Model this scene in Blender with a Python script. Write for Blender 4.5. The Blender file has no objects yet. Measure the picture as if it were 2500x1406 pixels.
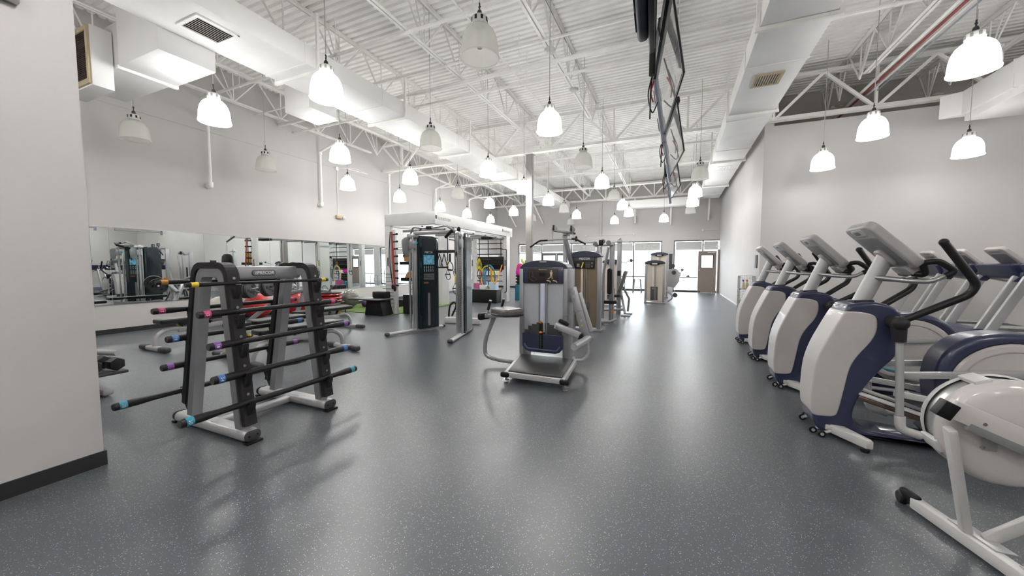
import bpy, bmesh, math, random
from mathutils import Vector, Matrix
PI = math.pi
random.seed(7)
C = bpy.context.scene.collection
SC = bpy.context.scene

# ------------------------------------------------------------------ camera
cam_d = bpy.data.cameras.new('camera')
cam_d.sensor_width = 36.0
cam_d.lens = 36.0 * 903.0 / 2500.0
cam_d.clip_start = 0.05
cam_d.clip_end = 300
cam = bpy.data.objects.new('camera', cam_d)
C.objects.link(cam)
TH = math.atan(55 / 903.0)
PSI = math.atan(400 / 903.0 * math.cos(TH))
cam.location = (0, 0, 1.4)
cam.rotation_euler = (PI / 2 - TH, 0, PSI)
SC.camera = cam

# ------------------------------------------------------------------ world, exposure
w = bpy.data.worlds.new('sky')
SC.world = w
w.use_nodes = True
nt = w.node_tree
bg = nt.nodes['Background']
bg.inputs['Color'].default_value = (0.90, 0.95, 1.0, 1)
bg.inputs['Strength'].default_value = 7.0
SC.view_settings.view_transform = 'Standard'
SC.view_settings.look = 'None'
SC.view_settings.gamma = 1.0
SC.view_settings.use_curve_mapping = False
SC.view_settings.exposure = 0.70
SC.cycles.max_bounces = 8
SC.cycles.diffuse_bounces = 4
SC.cycles.glossy_bounces = 4
SC.cycles.transmission_bounces = 6
SC.cycles.transparent_max_bounces = 12
SC.cycles.sample_clamp_indirect = 6.0
SC.cycles.use_denoising = True
LAMP_W = 7.0         # each pendant's bulb
SHADE_L = 20.0       # glow of a lit acrylic shade

# ------------------------------------------------------------------ materials
MATS = {}
def mat(name, col, rough=0.5, metal=0.0, spec=0.5, var=0.06, scale=6.0, bump=0.0, bscale=60.0, coat=0.0, emit=0.0, ecol=None, alpha=1.0, trans=0.0):
    if name in MATS: return MATS[name]
    m = bpy.data.materials.new(name); m.use_nodes = True
    n = m.node_tree.nodes; l = m.node_tree.links
    p = n['Principled BSDF']
    tc = n.new('ShaderNodeTexCoord'); no = n.new('ShaderNodeTexNoise')
    no.inputs['Scale'].default_value = scale; no.inputs['Detail'].default_value = 3
    l.new(tc.outputs['Object'], no.inputs['Vector'])
    r = n.new('ShaderNodeValToRGB')
    c = list(col) if name in ('deck_paint', 'white_steel_paint', 'duct_paint') else [v * .90 for v in col]
    r.color_ramp.elements[0].position = 0.3; r.color_ramp.elements[1].position = 0.7
    r.color_ramp.elements[0].color = (c[0] * (1 - var), c[1] * (1 - var), c[2] * (1 - var), 1)
    r.color_ramp.elements[1].color = (min(1, c[0] * (1 + var)), min(1, c[1] * (1 + var)), min(1, c[2] * (1 + var)), 1)
    l.new(no.outputs['Fac'], r.inputs['Fac']); l.new(r.outputs['Color'], p.inputs['Base Color'])
    p.inputs['Roughness'].default_value = rough; p.inputs['Metallic'].default_value = metal
    p.inputs['Specular IOR Level'].default_value = spec
    p.inputs['Coat Weight'].default_value = coat
    p.inputs['Transmission Weight'].default_value = trans
    p.inputs['Alpha'].default_value = alpha
    if emit:
        p.inputs['Emission Color'].default_value = (*(ecol or col), 1); p.inputs['Emission Strength'].default_value = emit
    if bump:
        b = n.new('ShaderNodeBump'); b.inputs['Strength'].default_value = bump; b.inputs['Distance'].default_value = 0.005
        n2 = n.new('ShaderNodeTexNoise'); n2.inputs['Scale'].default_value = bscale
        l.new(tc.outputs['Object'], n2.inputs['Vector']); l.new(n2.outputs['Fac'], b.inputs['Height']); l.new(b.outputs['Normal'], p.inputs['Normal'])
    MATS[name] = m
    return m

WALL = mat('wall_paint', (0.575, 0.553, 0.545), 0.55, var=0.02, scale=1.2, bump=0.08, bscale=90)
WALLW = mat('white_wall_paint', (0.72, 0.72, 0.72), 0.5, var=0.02, bump=0.05)
TAUPE = mat('taupe_wall_paint', (0.52, 0.49, 0.465), 0.6, var=0.03)
CEIL = mat('deck_paint', (0.93, 0.915, 0.885), 0.55, var=0.06, scale=2.0)
STEELW = mat('white_steel_paint', (0.88, 0.865, 0.83), 0.45, var=0.05)
DUCT = mat('duct_paint', (0.86, 0.85, 0.835), 0.5, var=0.04, scale=1.5)
BASEB = mat('black_rubber_base', (0.018, 0.018, 0.02), 0.4, var=0.1)
SILVER = mat('silver_powder_coat', (0.36, 0.36, 0.375), 0.38, metal=0.5, var=0.05)
LSILV = mat('light_silver_paint', (0.50, 0.50, 0.51), 0.35, metal=0.25, var=0.04)
DGREY = mat('dark_grey_plastic', (0.06, 0.06, 0.065), 0.45, spec=0.35)
CHARC = mat('charcoal_plastic', (0.022, 0.020, 0.022), 0.5, spec=0.3, bump=0.1, bscale=200)
BLACK = mat('black_plastic', (0.007, 0.007, 0.008), 0.45, spec=0.3)
RUBBER = mat('black_rubber_grip', (0.011, 0.010, 0.011), 0.40, spec=0.35, var=0.15)
NAVY = mat('navy_plastic', (0.032, 0.038, 0.085), 0.30, var=0.08, coat=0.2)
NAVYD = mat('dark_navy_cap', (0.040, 0.046, 0.075), 0.32, var=0.08)
SHELL = mat('warm_white_shell', (0.56, 0.525, 0.51), 0.33, var=0.02, coat=0.15)
SHELLG = mat('grey_console_shell', (0.42, 0.405, 0.40), 0.4, var=0.03)
PGREY = mat('panel_grey', (0.21, 0.215, 0.22), 0.4)
CHROME = mat('chrome', (0.75, 0.75, 0.76), 0.12, metal=1.0, var=0.03)
STEEL = mat('brushed_steel', (0.55, 0.55, 0.55), 0.28, metal=0.9, var=0.08)
BRONZE = mat('bronze_rail', (0.20, 0.13, 0.11), 0.22, metal=0.8)
WHITE = mat('white_plastic', (0.64, 0.63, 0.62), 0.35, var=0.03)
PUREW = mat('gloss_white_panel', (0.70, 0.70, 0.70), 0.3, var=0.02)
ORANGE = mat('orange_plastic', (0.72, 0.26, 0.02), 0.4)
YELLOW = mat('yellow_tape', (0.75, 0.55, 0.03), 0.5)
PINK = mat('pink_tape', (0.50, 0.05, 0.17), 0.5)
PURPLE = mat('purple_tape', (0.22, 0.08, 0.33), 0.5)
BLUE = mat('blue_tape', (0.04, 0.15, 0.42), 0.5)
TEAL = mat('teal_tape', (0.03, 0.30, 0.42), 0.5)
CYAN = mat('cyan_strip', (0.02, 0.50, 0.72), 0.4)
RED = mat('red_vinyl', (0.45, 0.015, 0.02), 0.3, coat=0.3)
MAGENTA = mat('magenta_fabric', (0.62, 0.03, 0.20), 0.6)
TURQ = mat('teal_mat', (0.005, 0.16, 0.21), 0.6)
PAD = mat('black_vinyl_pad', (0.014, 0.014, 0.015), 0.33, spec=0.35, bump=0.15, bscale=120, coat=0.1)
PADG = mat('grey_vinyl_pad', (0.13, 0.125, 0.12), 0.34, bump=0.1, bscale=120, coat=0.2)
TAN = mat('smoked_bronze_panel', (0.23, 0.175, 0.115), 0.25, var=0.12, scale=2.0, metal=0.25)
TANL = mat('light_bronze_panel', (0.62, 0.55, 0.46), 0.3, var=0.06, scale=2.0)
SCREENW = mat('silver_shroud_panel', (0.52, 0.54, 0.575), 0.35, metal=0.15, var=0.03)
PLATE = mat('weight_plate_iron', (0.045, 0.045, 0.048), 0.5)
DKGLASS = mat('dark_teal_panel', (0.008, 0.022, 0.028), 0.08, coat=0.6)
DOORP = mat('door_taupe_paint', (0.26, 0.215, 0.185), 0.45, var=0.03)
FRAMEB = mat('dark_window_frame', (0.06, 0.058, 0.055), 0.4)
FILM = mat('frosted_film', (0.62, 0.615, 0.60), 0.7, emit=0.0)
LETTER = mat('white_letter_film', (0.95, 0.95, 0.95), 0.6, emit=0.35, ecol=(1, 1, 1))
TURF = mat('green_turf', (0.13, 0.205, 0.045), 0.9, var=0.35, scale=60, bump=0.6, bscale=300)
WOOD = mat('orange_brown_leather', (0.48, 0.22, 0.05), 0.5, var=0.15)
BALLG = mat('grey_ball_vinyl', (0.16, 0.16, 0.15), 0.25, coat=0.4)
BEIGE = mat('beige_plastic', (0.55, 0.45, 0.28), 0.5)
FILTER = mat('dirty_return_grille', (0.045, 0.028, 0.016), 0.7, var=0.5, scale=9)
GREENP = mat('green_plastic', (0.25, 0.55, 0.03), 0.5)
SPRAY = mat('cream_bottle', (0.62, 0.52, 0.33), 0.35)
GROUND = mat('concrete_outside', (0.55, 0.54, 0.53), 0.8)
CREAMP = mat('yellow_strap', (0.72, 0.62, 0.02), 0.6)
REDB = mat('red_band', (0.34, 0.03, 0.02), 0.5)
BLUEL = mat('light_blue_print', (0.18, 0.50, 0.68), 0.4, var=0.5, scale=14)
PAPER = mat('white_print', (0.80, 0.80, 0.80), 0.5)
SKIN = mat('figure_print', (0.75, 0.55, 0.42), 0.5)

def mirror_mat():
    m = bpy.data.materials.new('mirror_glass'); m.use_nodes = True
    p = m.node_tree.nodes['Principled BSDF']
    p.inputs['Base Color'].default_value = (0.83, 0.88, 0.87, 1); p.inputs['Metallic'].default_value = 1; p.inputs['Roughness'].default_value = 0.004
    return m
MIRROR = mirror_mat()
def glass_mat(name, col, fac):
    m = bpy.data.materials.new(name); m.use_nodes = True
    n = m.node_tree.nodes; l = m.node_tree.links
    out = n['Material Output']; n.remove(n['Principled BSDF'])
    a = n.new('ShaderNodeBsdfTransparent'); a.inputs['Color'].default_value = (*col, 1)
    g = n.new('ShaderNodeBsdfGlossy'); g.inputs['Roughness'].default_value = 0.03; g.inputs['Color'].default_value = (0.9, 0.9, 0.9, 1)
    mx = n.new('ShaderNodeMixShader'); mx.inputs['Fac'].default_value = fac
    l.new(a.outputs[0], mx.inputs[1]); l.new(g.outputs[0], mx.inputs[2]); l.new(mx.outputs[0], out.inputs['Surface'])
    return m
GLASS = glass_mat('window_glass', (0.96, 0.98, 0.98), 0.06)
SMOKE = glass_mat('smoked_glass', (0.10, 0.16, 0.17), 0.10)
def shade_mat(name, lit, L=SHADE_L):
    m = bpy.data.materials.new(name); m.use_nodes = True
    n = m.node_tree.nodes; l = m.node_tree.links
    out = n['Material Output']; p = n['Principled BSDF']
    p.inputs['Base Color'].default_value = (0.95, 0.95, 0.93, 1); p.inputs['Roughness'].default_value = 0.2
    if lit:
        tc = n.new('ShaderNodeTexCoord'); sx = n.new('ShaderNodeSeparateXYZ')
        l.new(tc.outputs['Object'], sx.inputs[0])
        r = n.new('ShaderNodeValToRGB')
        r.color_ramp.elements[0].position = 0.0; r.color_ramp.elements[0].color = (0.30, 0.30, 0.30, 1)
        r.color_ramp.elements[1].position = 0.40; r.color_ramp.elements[1].color = (0.55, 0.55, 0.55, 1)
        e = r.color_ramp.elements.new(0.20); e.color = (1, 1, 1, 1)
        e = r.color_ramp.elements.new(0.11); e.color = (0.5, 0.5, 0.5, 1)
        l.new(sx.outputs['Z'], r.inputs['Fac'])
        mul = n.new('ShaderNodeMath'); mul.operation = 'MULTIPLY'; mul.inputs[1].default_value = L
        l.new(r.outputs['Color'], mul.inputs[0])
        p.inputs['Emission Color'].default_value = (1.0, 0.99, 0.975, 1)
        l.new(mul.outputs[0], p.inputs['Emission Strength'])
    else:
        t = n.new('ShaderNodeBsdfTransparent'); t.inputs['Color'].default_value = (0.95, 0.95, 0.93, 1)
        tr = n.new('ShaderNodeBsdfTranslucent'); tr.inputs['Color'].default_value = (0.97, 0.97, 0.94, 1)
        wv = n.new('ShaderNodeTexWave'); wv.inputs['Scale'].default_value = 9
        m1 = n.new('ShaderNodeMixShader'); m1.inputs['Fac'].default_value = 0.55
        m2 = n.new('ShaderNodeMixShader'); m2.inputs['Fac'].default_value = 0.52
        l.new(p.outputs[0], m1.inputs[1]); l.new(tr.outputs[0], m1.inputs[2])
        l.new(m1.outputs[0], m2.inputs[1]); l.new(t.outputs[0], m2.inputs[2]); l.new(m2.outputs[0], out.inputs['Surface'])
    return m
SHADE_ON = shade_mat('lit_acrylic_shade', True)
SHADE_DIM = shade_mat('soft_lit_acrylic_shade', True, SHADE_L * .38)
SHADE_OFF = shade_mat('clear_acrylic_shade', False)

def floor_mat():
    m = bpy.data.materials.new('speckled_rubber_floor'); m.use_nodes = True
    n = m.node_tree.nodes; l = m.node_tree.links; p = n['Principled BSDF']
    tc = n.new('ShaderNodeTexCoord')
    v = n.new('ShaderNodeTexVoronoi'); v.inputs['Scale'].default_value = 210; l.new(tc.outputs['Object'], v.inputs['Vector'])
    # a fleck is a small core of a few random cells
    cmpd = n.new('ShaderNodeMath'); cmpd.operation = 'LESS_THAN'; cmpd.inputs[1].default_value = 0.42
    l.new(v.outputs['Distance'], cmpd.inputs[0])
    sep = n.new('ShaderNodeSeparateColor'); l.new(v.outputs['Color'], sep.inputs[0])
    gt = n.new('ShaderNodeMath'); gt.operation = 'GREATER_THAN'; gt.inputs[1].default_value = 0.90; l.new(sep.outputs[0], gt.inputs[0])
    mul = n.new('ShaderNodeMath'); mul.operation = 'MULTIPLY'; l.new(cmpd.outputs[0], mul.inputs[0]); l.new(gt.outputs[0], mul.inputs[1])
    fr = n.new('ShaderNodeValToRGB'); fr.color_ramp.interpolation = 'CONSTANT'
    fr.color_ramp.elements[0].color = (0.55, 0.56, 0.58, 1); fr.color_ramp.elements[1].position = 0.62; fr.color_ramp.elements[1].color = (0.20, 0.26, 0.60, 1)
    l.new(sep.outputs[1], fr.inputs['Fac'])
    big = n.new('ShaderNodeTexNoise'); big.inputs['Scale'].default_value = 0.9; big.inputs['Detail'].default_value = 5; l.new(tc.outputs['Object'], big.inputs['Vector'])
    br = n.new('ShaderNodeValToRGB'); br.color_ramp.elements[0].position = 0.3; br.color_ramp.elements[1].position = 0.7
    br.color_ramp.elements[0].color = (0.064, 0.071, 0.080, 1); br.color_ramp.elements[1].color = (0.086, 0.094, 0.104, 1)
    l.new(big.outputs['Fac'], br.inputs['Fac'])
    fine = n.new('ShaderNodeTexNoise'); fine.inputs['Scale'].default_value = 260; l.new(tc.outputs['Object'], fine.inputs['Vector'])
    fm = n.new('ShaderNodeMix'); fm.data_type = 'RGBA'; fm.blend_type = 'MULTIPLY'; fm.inputs['Factor'].default_value = 0.5
    l.new(br.outputs['Color'], fm.inputs[6]); 
    fr2 = n.new('ShaderNodeValToRGB'); fr2.color_ramp.elements[0].position = 0.35; fr2.color_ramp.elements[1].position = 0.65
    fr2.color_ramp.elements[0].color = (0.5, 0.5, 0.5, 1); fr2.color_ramp.elements[1].color = (1.5, 1.5, 1.5, 1)
    l.new(fine.outputs['Fac'], fr2.inputs['Fac']); l.new(fr2.outputs['Color'], fm.inputs[7])
    mx = n.new('ShaderNodeMix'); mx.data_type = 'RGBA'
    l.new(mul.outputs[0], mx.inputs['Factor']); l.new(fm.outputs[2], mx.inputs[6]); l.new(fr.outputs['Color'], mx.inputs[7])
    # seams between the rolls
    br2 = n.new('ShaderNodeTexBrick'); br2.inputs['Scale'].default_value = 1.0; br2.inputs['Mortar Size'].default_value = 0.004
    br2.inputs['Brick Width'].default_value = 7.5; br2.inputs['Row Height'].default_value = 1.22; br2.inputs['Color1'].default_value = (1, 1, 1, 1); br2.inputs['Color2'].default_value = (1, 1, 1, 1); br2.inputs['Mortar'].default_value = (0.86, 0.86, 0.86, 1)
    rot = n.new('ShaderNodeMapping'); rot.inputs['Rotation'].default_value = (0, 0, PI / 2); l.new(tc.outputs['Object'], rot.inputs['Vector']); l.new(rot.outputs[0], br2.inputs['Vector'])
    m3 = n.new('ShaderNodeMix'); m3.data_type = 'RGBA'; m3.blend_type = 'MULTIPLY'; m3.inputs['Factor'].default_value = 1.0
    l.new(mx.outputs[2], m3.inputs[6]); l.new(br2.outputs['Color'], m3.inputs[7]); l.new(m3.outputs[2], p.inputs['Base Color'])
    rr = n.new('ShaderNodeMapRange'); rr.inputs['To Min'].default_value = 0.27; rr.inputs['To Max'].default_value = 0.38
    l.new(big.outputs['Fac'], rr.inputs['Value']); l.new(rr.outputs[0], p.inputs['Roughness'])
    p.inputs['Specular IOR Level'].default_value = 0.8
    b = n.new('ShaderNodeBump'); b.inputs['Strength'].default_value = 0.22; b.inputs['Distance'].default_value = 0.002
    l.new(fine.outputs['Fac'], b.inputs['Height']); l.new(b.outputs['Normal'], p.inputs['Normal'])
    return m
FLOOR = floor_mat()

# ------------------------------------------------------------------ geometry helpers
def V(*a): return Vector(a[0]) if len(a) == 1 else Vector(a)
def acc_loc(o):
    v = Vector((0, 0, 0))
    while o is not None:
        v += Vector(o.location); o = o.parent
    return v
class MB:
    def __init__(s): s.v = []; s.f = []
    def add(s, vs, fs):
        k = len(s.v); s.v += [tuple(v) for v in vs]; s.f += [tuple(i + k for i in f) for f in fs]
    def addbm(s, bm, M=None):
        bm.verts.ensure_lookup_table()
        for i, v in enumerate(bm.verts): v.index = i
        s.add([(M @ v.co if M else v.co.copy()) for v in bm.verts], [[v.index for v in f.verts] for f in bm.faces])
        bm.free()
    def box(s, x0, x1, y0, y1, z0, z1, r=0.0, seg=2, M=None):
        e = random.uniform(.00005, .0004); x0 -= e; x1 += e; y0 -= e * .9; y1 += e * .9; z0 -= e * .8; z1 += e * .8
        if r <= 0 and M is None:
            s.add([(x0, y0, z0), (x1, y0, z0), (x1, y1, z0), (x0, y1, z0), (x0, y0, z1), (x1, y0, z1), (x1, y1, z1), (x0, y1, z1)],
                  [(0, 3, 2, 1), (4, 5, 6, 7), (0, 1, 5, 4), (1, 2, 6, 5), (2, 3, 7, 6), (3, 0, 4, 7)])
            return s
        bm = bmesh.new(); bmesh.ops.create_cube(bm, size=1)
        sx, sy, sz = x1 - x0, y1 - y0, z1 - z0
        bmesh.ops.scale(bm, vec=(sx, sy, sz), verts=bm.verts)
        bmesh.ops.translate(bm, vec=((x0 + x1) / 2, (y0 + y1) / 2, (z0 + z1) / 2), verts=bm.verts)
        if r > 0: bmesh.ops.bevel(bm, geom=bm.edges[:], offset=min(r, abs(sx) * .49, abs(sy) * .49, abs(sz) * .49), segments=seg, affect='EDGES', profile=0.5)
        s.addbm(bm, M); return s
    def beam(s, p, q, wd, ht, r=0.0, up=(0, 0, 1), seg=2):
        p = V(p); q = V(q); d = q - p; L = d.length; d.normalize(); u = V(up)
        sd = d.cross(u)
        if sd.length < 1e-4: sd = d.cross(Vector((1, 0, 0)))
        sd.normalize(); u = sd.cross(d).normalized()
        M = Matrix((( d.x, sd.x, u.x, (p.x + q.x) / 2), (d.y, sd.y, u.y, (p.y + q.y) / 2), (d.z, sd.z, u.z, (p.z + q.z) / 2), (0, 0, 0, 1)))
        s.box(-L / 2, L / 2, -wd / 2, wd / 2, -ht / 2, ht / 2, r=r, seg=seg, M=M); return s
    def tube(s, pts, r, n=12, closed=False, ry=None, up=None, ph=0.0):
        pts = [V(p) for p in pts]; N = len(pts)
        rs = r if isinstance(r, (list, tuple)) else [r] * N
        T = []
        for i in range(N):
            if closed: t = pts[(i + 1) % N] - pts[i - 1]
            elif i == 0: t = pts[1] - pts[0]
            elif i == N - 1: t = pts[-1] - pts[-2]
            else: t = (pts[i + 1] - pts[i]).normalized() + (pts[i] - pts[i - 1]).normalized()
            T.append(t.normalized())
        a = V(up) if up else Vector((0, 0, 1))
        if abs(T[0].dot(a)) > 0.95: a = Vector((1, 0, 0))
        nrm = (a - T[0] * a.dot(T[0])).normalized()
        vs = []
        for i in range(N):
            nrm = (nrm - T[i] * nrm.dot(T[i])); nrm.normalize()
            b = T[i].cross(nrm)
            for k in range(n):
                an = 2 * PI * k / n + ph
                vs.append(pts[i] + nrm * math.cos(an) * rs[i] + b * math.sin(an) * (rs[i] * (ry or 1)))
        fs = []
        for i in range(N if closed else N - 1):
            j = (i + 1) % N
            for k in range(n):
                k2 = (k + 1) % n; fs.append((i * n + k, i * n + k2, j * n + k2, j * n + k))
        if not closed:
            fs.append(tuple(range(n - 1, -1, -1))); fs.append(tuple((N - 1) * n + k for k in range(n)))
        s.add(vs, fs); return s
    def prism(s, out, axis, a0, a1, bev=0.0, seg=2):
        # out: 2D outline; axis 'y' -> (x,z); 'x' -> (y,z); 'z' -> (x,y)
        def P(u, v, a): return {'y': (u, a, v), 'x': (a, u, v), 'z': (u, v, a)}[axis]
        bm = bmesh.new()
        lo = [bm.verts.new(P(u, v, a0)) for u, v in out]; hi = [bm.verts.new(P(u, v, a1)) for u, v in out]
        bm.faces.new(lo); bm.faces.new(hi[::-1]); n = len(out)
        for i in range(n):
            j = (i + 1) % n; bm.faces.new((lo[j], lo[i], hi[i], hi[j]))
        bmesh.ops.recalc_face_normals(bm, faces=bm.faces)
        if bev > 0:
            ed = [e for e in bm.edges if (e.verts[0] in lo) == (e.verts[1] in lo)]
            bmesh.ops.bevel(bm, geom=ed, offset=bev, segments=seg, affect='EDGES', profile=0.5)
        s.addbm(bm); return s
    def lathe(s, prof, c=(0, 0, 0), axis='z', n=24, a0=0, a1=2 * PI):
        c = V(c); vs = []; fs = []; N = len(prof); full = abs(a1 - a0 - 2 * PI) < 1e-5; m = n if full else n + 1
        for k in range(m):
            an = a0 + (a1 - a0) * k / n; cs, sn = math.cos(an), math.sin(an)
            for r, h in prof:
                p = {'z': (r * cs, r * sn, h), 'y': (r * cs, h, r * sn), 'x': (h, r * cs, r * sn)}[axis]
                vs.append(c + Vector(p))
        for k in range(n):
            k2 = (k + 1) % m
            for i in range(N - 1): fs.append((k * N + i, k2 * N + i, k2 * N + i + 1, k * N + i + 1))
        if axis == 'y': fs = [f[::-1] for f in fs]
        s.add(vs, fs); return s
    def disc(s, c, r, h, axis='z', n=24, bev=0.0):
        b = bev
        pr = [(0.0001, -h / 2), (r - b, -h / 2), (r, -h / 2 + b), (r, h / 2 - b), (r - b, h / 2), (0.0001, h / 2)] if b else [(0.0001, -h / 2), (r, -h / 2), (r, h / 2), (0.0001, h / 2)]
        return s.lathe(pr, c, axis, n)
    def ell(s, c, rx, ry, rz, n=20, m=12):
        c = V(c); vs = []; fs = []
        for i in range(m + 1):
            ph = PI * i / m
            for k in range(n):
                an = 2 * PI * k / n
                vs.append(c + Vector((rx * math.sin(ph) * math.cos(an), ry * math.sin(ph) * math.sin(an), rz * math.cos(ph))))
        for i in range(m):
            for k in range(n):
                k2 = (k + 1) % n; fs.append((i * n + k, (i + 1) * n + k, (i + 1) * n + k2, i * n + k2))
        s.add(vs, fs); return s
    def xf(s, M):
        s.v = [tuple(M @ Vector(v)) for v in s.v]; return s
    def build(s, name, m, parent=None, smooth=True, ang=35, center=None):
        me = bpy.data.meshes.new(name)
        off = acc_loc(parent) if parent is not None else Vector((0, 0, 0))
        loc = Vector((0, 0, 0))
        if parent is None and center is not None:
            loc = V(center); off = loc
        me.from_pydata([(v[0] - off.x, v[1] - off.y, v[2] - off.z) for v in s.v], [], s.f)
        me.validate(); me.update()
        bm = bmesh.new(); bm.from_mesh(me); bmesh.ops.remove_doubles(bm, verts=bm.verts, dist=1e-5); bmesh.ops.recalc_face_normals(bm, faces=bm.faces); bm.to_mesh(me); bm.free()
        if smooth:
            me.shade_smooth(); me.set_sharp_from_angle(angle=math.radians(ang))
        me.materials.append(m)
        o = bpy.data.objects.new(name, me); C.objects.link(o)
        if parent is not None: o.parent = parent
        o.location = loc
        if smooth and ang >= 50:
            wn = o.modifiers.new('normals', 'WEIGHTED_NORMAL'); wn.keep_sharp = True; wn.weight = 80
        return o
def thing(name, label, cat, loc=(0, 0, 0), group=None):
    o = bpy.data.objects.new(name, None); C.objects.link(o); o.location = loc
    o.empty_display_size = 0.2
    o['label'] = label; o['category'] = cat
    if group: o['group'] = group
    return o
def tag(o, label, cat, group=None, kind=None):
    o['label'] = label; o['category'] = cat
    if group: o['group'] = group
    if kind: o['kind'] = kind
    return o
def struct(o): o['kind'] = 'structure'; return o
def kids(o): return [c for c in bpy.data.objects if c.parent == o]
def dup(root, loc=None, rz=None, label=None, group=None):
    def cp(o, par):
        c = o.copy(); C.objects.link(c); c.parent = par
        for k in kidmap.get(o.name, []): cp(k, c)
        return c
    kidmap = {}
    for ob in list(bpy.data.objects):
        if ob.parent: kidmap.setdefault(ob.parent.name, []).append(ob)
    r = cp(root, None)
    if loc is not None: r.location = loc
    if rz is not None: r.rotation_euler = (0, 0, rz)
    if label: r['label'] = label
    if group: r['group'] = group
    return r
def curve(pts, n=6, closed=False):
    # Catmull-Rom through points
    P = [V(p) if len(p) == 3 else Vector((p[0], p[1], 0)) for p in pts]; d2 = len(pts[0]) == 2
    N = len(P); out = []
    rng = range(N) if closed else range(N - 1)
    for i in rng:
        if closed: p0, p1, p2, p3 = P[i - 1], P[i], P[(i + 1) % N], P[(i + 2) % N]
        else: p0, p1, p2, p3 = P[max(i - 1, 0)], P[i], P[i + 1], P[min(i + 2, N - 1)]
        for k in range(n):
            t = k / n
            out.append(0.5 * ((2 * p1) + (p2 - p0) * t + (2 * p0 - 5 * p1 + 4 * p2 - p3) * t * t + (3 * p1 - p0 - 3 * p2 + p3) * t ** 3))
    if not closed: out.append(P[-1])
    return [(p.x, p.y) for p in out] if d2 else out
def fillet(pts, rad, n=5):
    P = [V(p) for p in pts]; out = [P[0]]
    for i in range(1, len(P) - 1):
        a = P[i - 1] - P[i]; b = P[i + 1] - P[i]; r = min(rad, a.length * .45, b.length * .45)
        s_, e_ = P[i] + a.normalized() * r, P[i] + b.normalized() * r
        for k in range(n + 1):
            t = k / n; out.append((1 - t) ** 2 * s_ + 2 * t * (1 - t) * P[i] + t * t * e_)
    out.append(P[-1]); return out
def rrect(w_, h_, r, n=5, cx=0, cy=0):
    o = []
    for (sx, sy, a) in ((1, 1, 0), (-1, 1, PI / 2), (-1, -1, PI), (1, -1, 3 * PI / 2)):
        for k in range(n + 1):
            an = a + PI / 2 * k / n; o.append((cx + sx * (w_ / 2 - r) + r * math.cos(an), cy + sy * (h_ / 2 - r) + r * math.sin(an)))
    return o
def text(name, s, size, M, m, parent=None, ext=0.002, shear=0.0, sx=1.0, bold=0.0):
    cu = bpy.data.curves.new(name, 'FONT'); cu.body = s; cu.size = size; cu.extrude = ext; cu.align_x = 'CENTER'; cu.align_y = 'CENTER'
    cu.shear = shear; cu.resolution_u = 2; cu.offset = bold
    ob = bpy.data.objects.new(name, cu); C.objects.link(ob)
    dg = bpy.context.evaluated_depsgraph_get(); me = bpy.data.meshes.new_from_object(ob.evaluated_get(dg))
    bpy.data.objects.remove(ob); bpy.data.curves.remove(cu)
    me.transform(Matrix.Diagonal((sx, 1, 1, 1)))
    me.transform(M)
    off = acc_loc(parent) if parent is not None else Vector((0, 0, 0))
    me.transform(Matrix.Translation(-off))
    me.materials.clear(); me.materials.append(m); me.name = name
    o = bpy.data.objects.new(name, me); C.objects.link(o)
    if parent is not None: o.parent = parent
    return o
def frame(c, right, up):
    r = V(right).normalized(); u = V(up); u = (u - r * u.dot(r)).normalized(); n = r.cross(u); c = V(c)
    return Matrix(((r.x, u.x, n.x, c.x), (r.y, u.y, n.y, c.y), (r.z, u.z, n.z, c.z), (0, 0, 0, 1)))
def translucent(name, col, amt):
    m = bpy.data.materials.new(name); m.use_nodes = True
    n = m.node_tree.nodes; l = m.node_tree.links; out = n['Material Output']; p = n['Principled BSDF']
    p.inputs['Base Color'].default_value = (*col, 1); p.inputs['Roughness'].default_value = 0.7
    t = n.new('ShaderNodeBsdfTranslucent'); t.inputs['Color'].default_value = (*col, 1)
    mx = n.new('ShaderNodeMixShader'); mx.inputs['Fac'].default_value = amt
    l.new(p.outputs[0], mx.inputs[1]); l.new(t.outputs[0], mx.inputs[2]); l.new(mx.outputs[0], out.inputs['Surface'])
    return m
FILM = translucent('frosted_film', (0.50, 0.495, 0.48), 0.30)
LETTER = translucent('white_letter_film', (0.95, 0.95, 0.95), 0.75)

# ------------------------------------------------------------------ room shell
XL, XR, YB, YF, YW = -10.55, 9.0, 21.5, -5.0, 11.5
ZD = 6.3
def deck_z(y): return ZD if y < YW else ZD - 0.035 * (y - YW)
b = MB(); b.box(XL - .2, XR + .2, YF - .2, YB + .2, -0.1, 0.0)
struct(b.build('floor', FLOOR, smooth=False))
b = MB(); b.box(-60, 60, YB + .21, 90, -0.15, -0.05)
struct(b.build('ground', GROUND, smooth=False))
b = MB(); b.box(XL - .2, XL, YF, YB + .2, 0, 6.6)
struct(b.build('wall_left', WALL, smooth=False))
b = MB(); b.box(XL, XL + .012, 3.0, YB, 4.66, 4.68); struct(b.build('trim_1', WALL, smooth=False))
b = MB(); b.box(XL, XL + .035, 3.27, 3.32, 2.16, 3.44, r=.004); b.box(XL, XL + .03, 3.28, 3.32, .10, 2.16, r=.004); struct(b.build('trim_2', WHITE))
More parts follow.
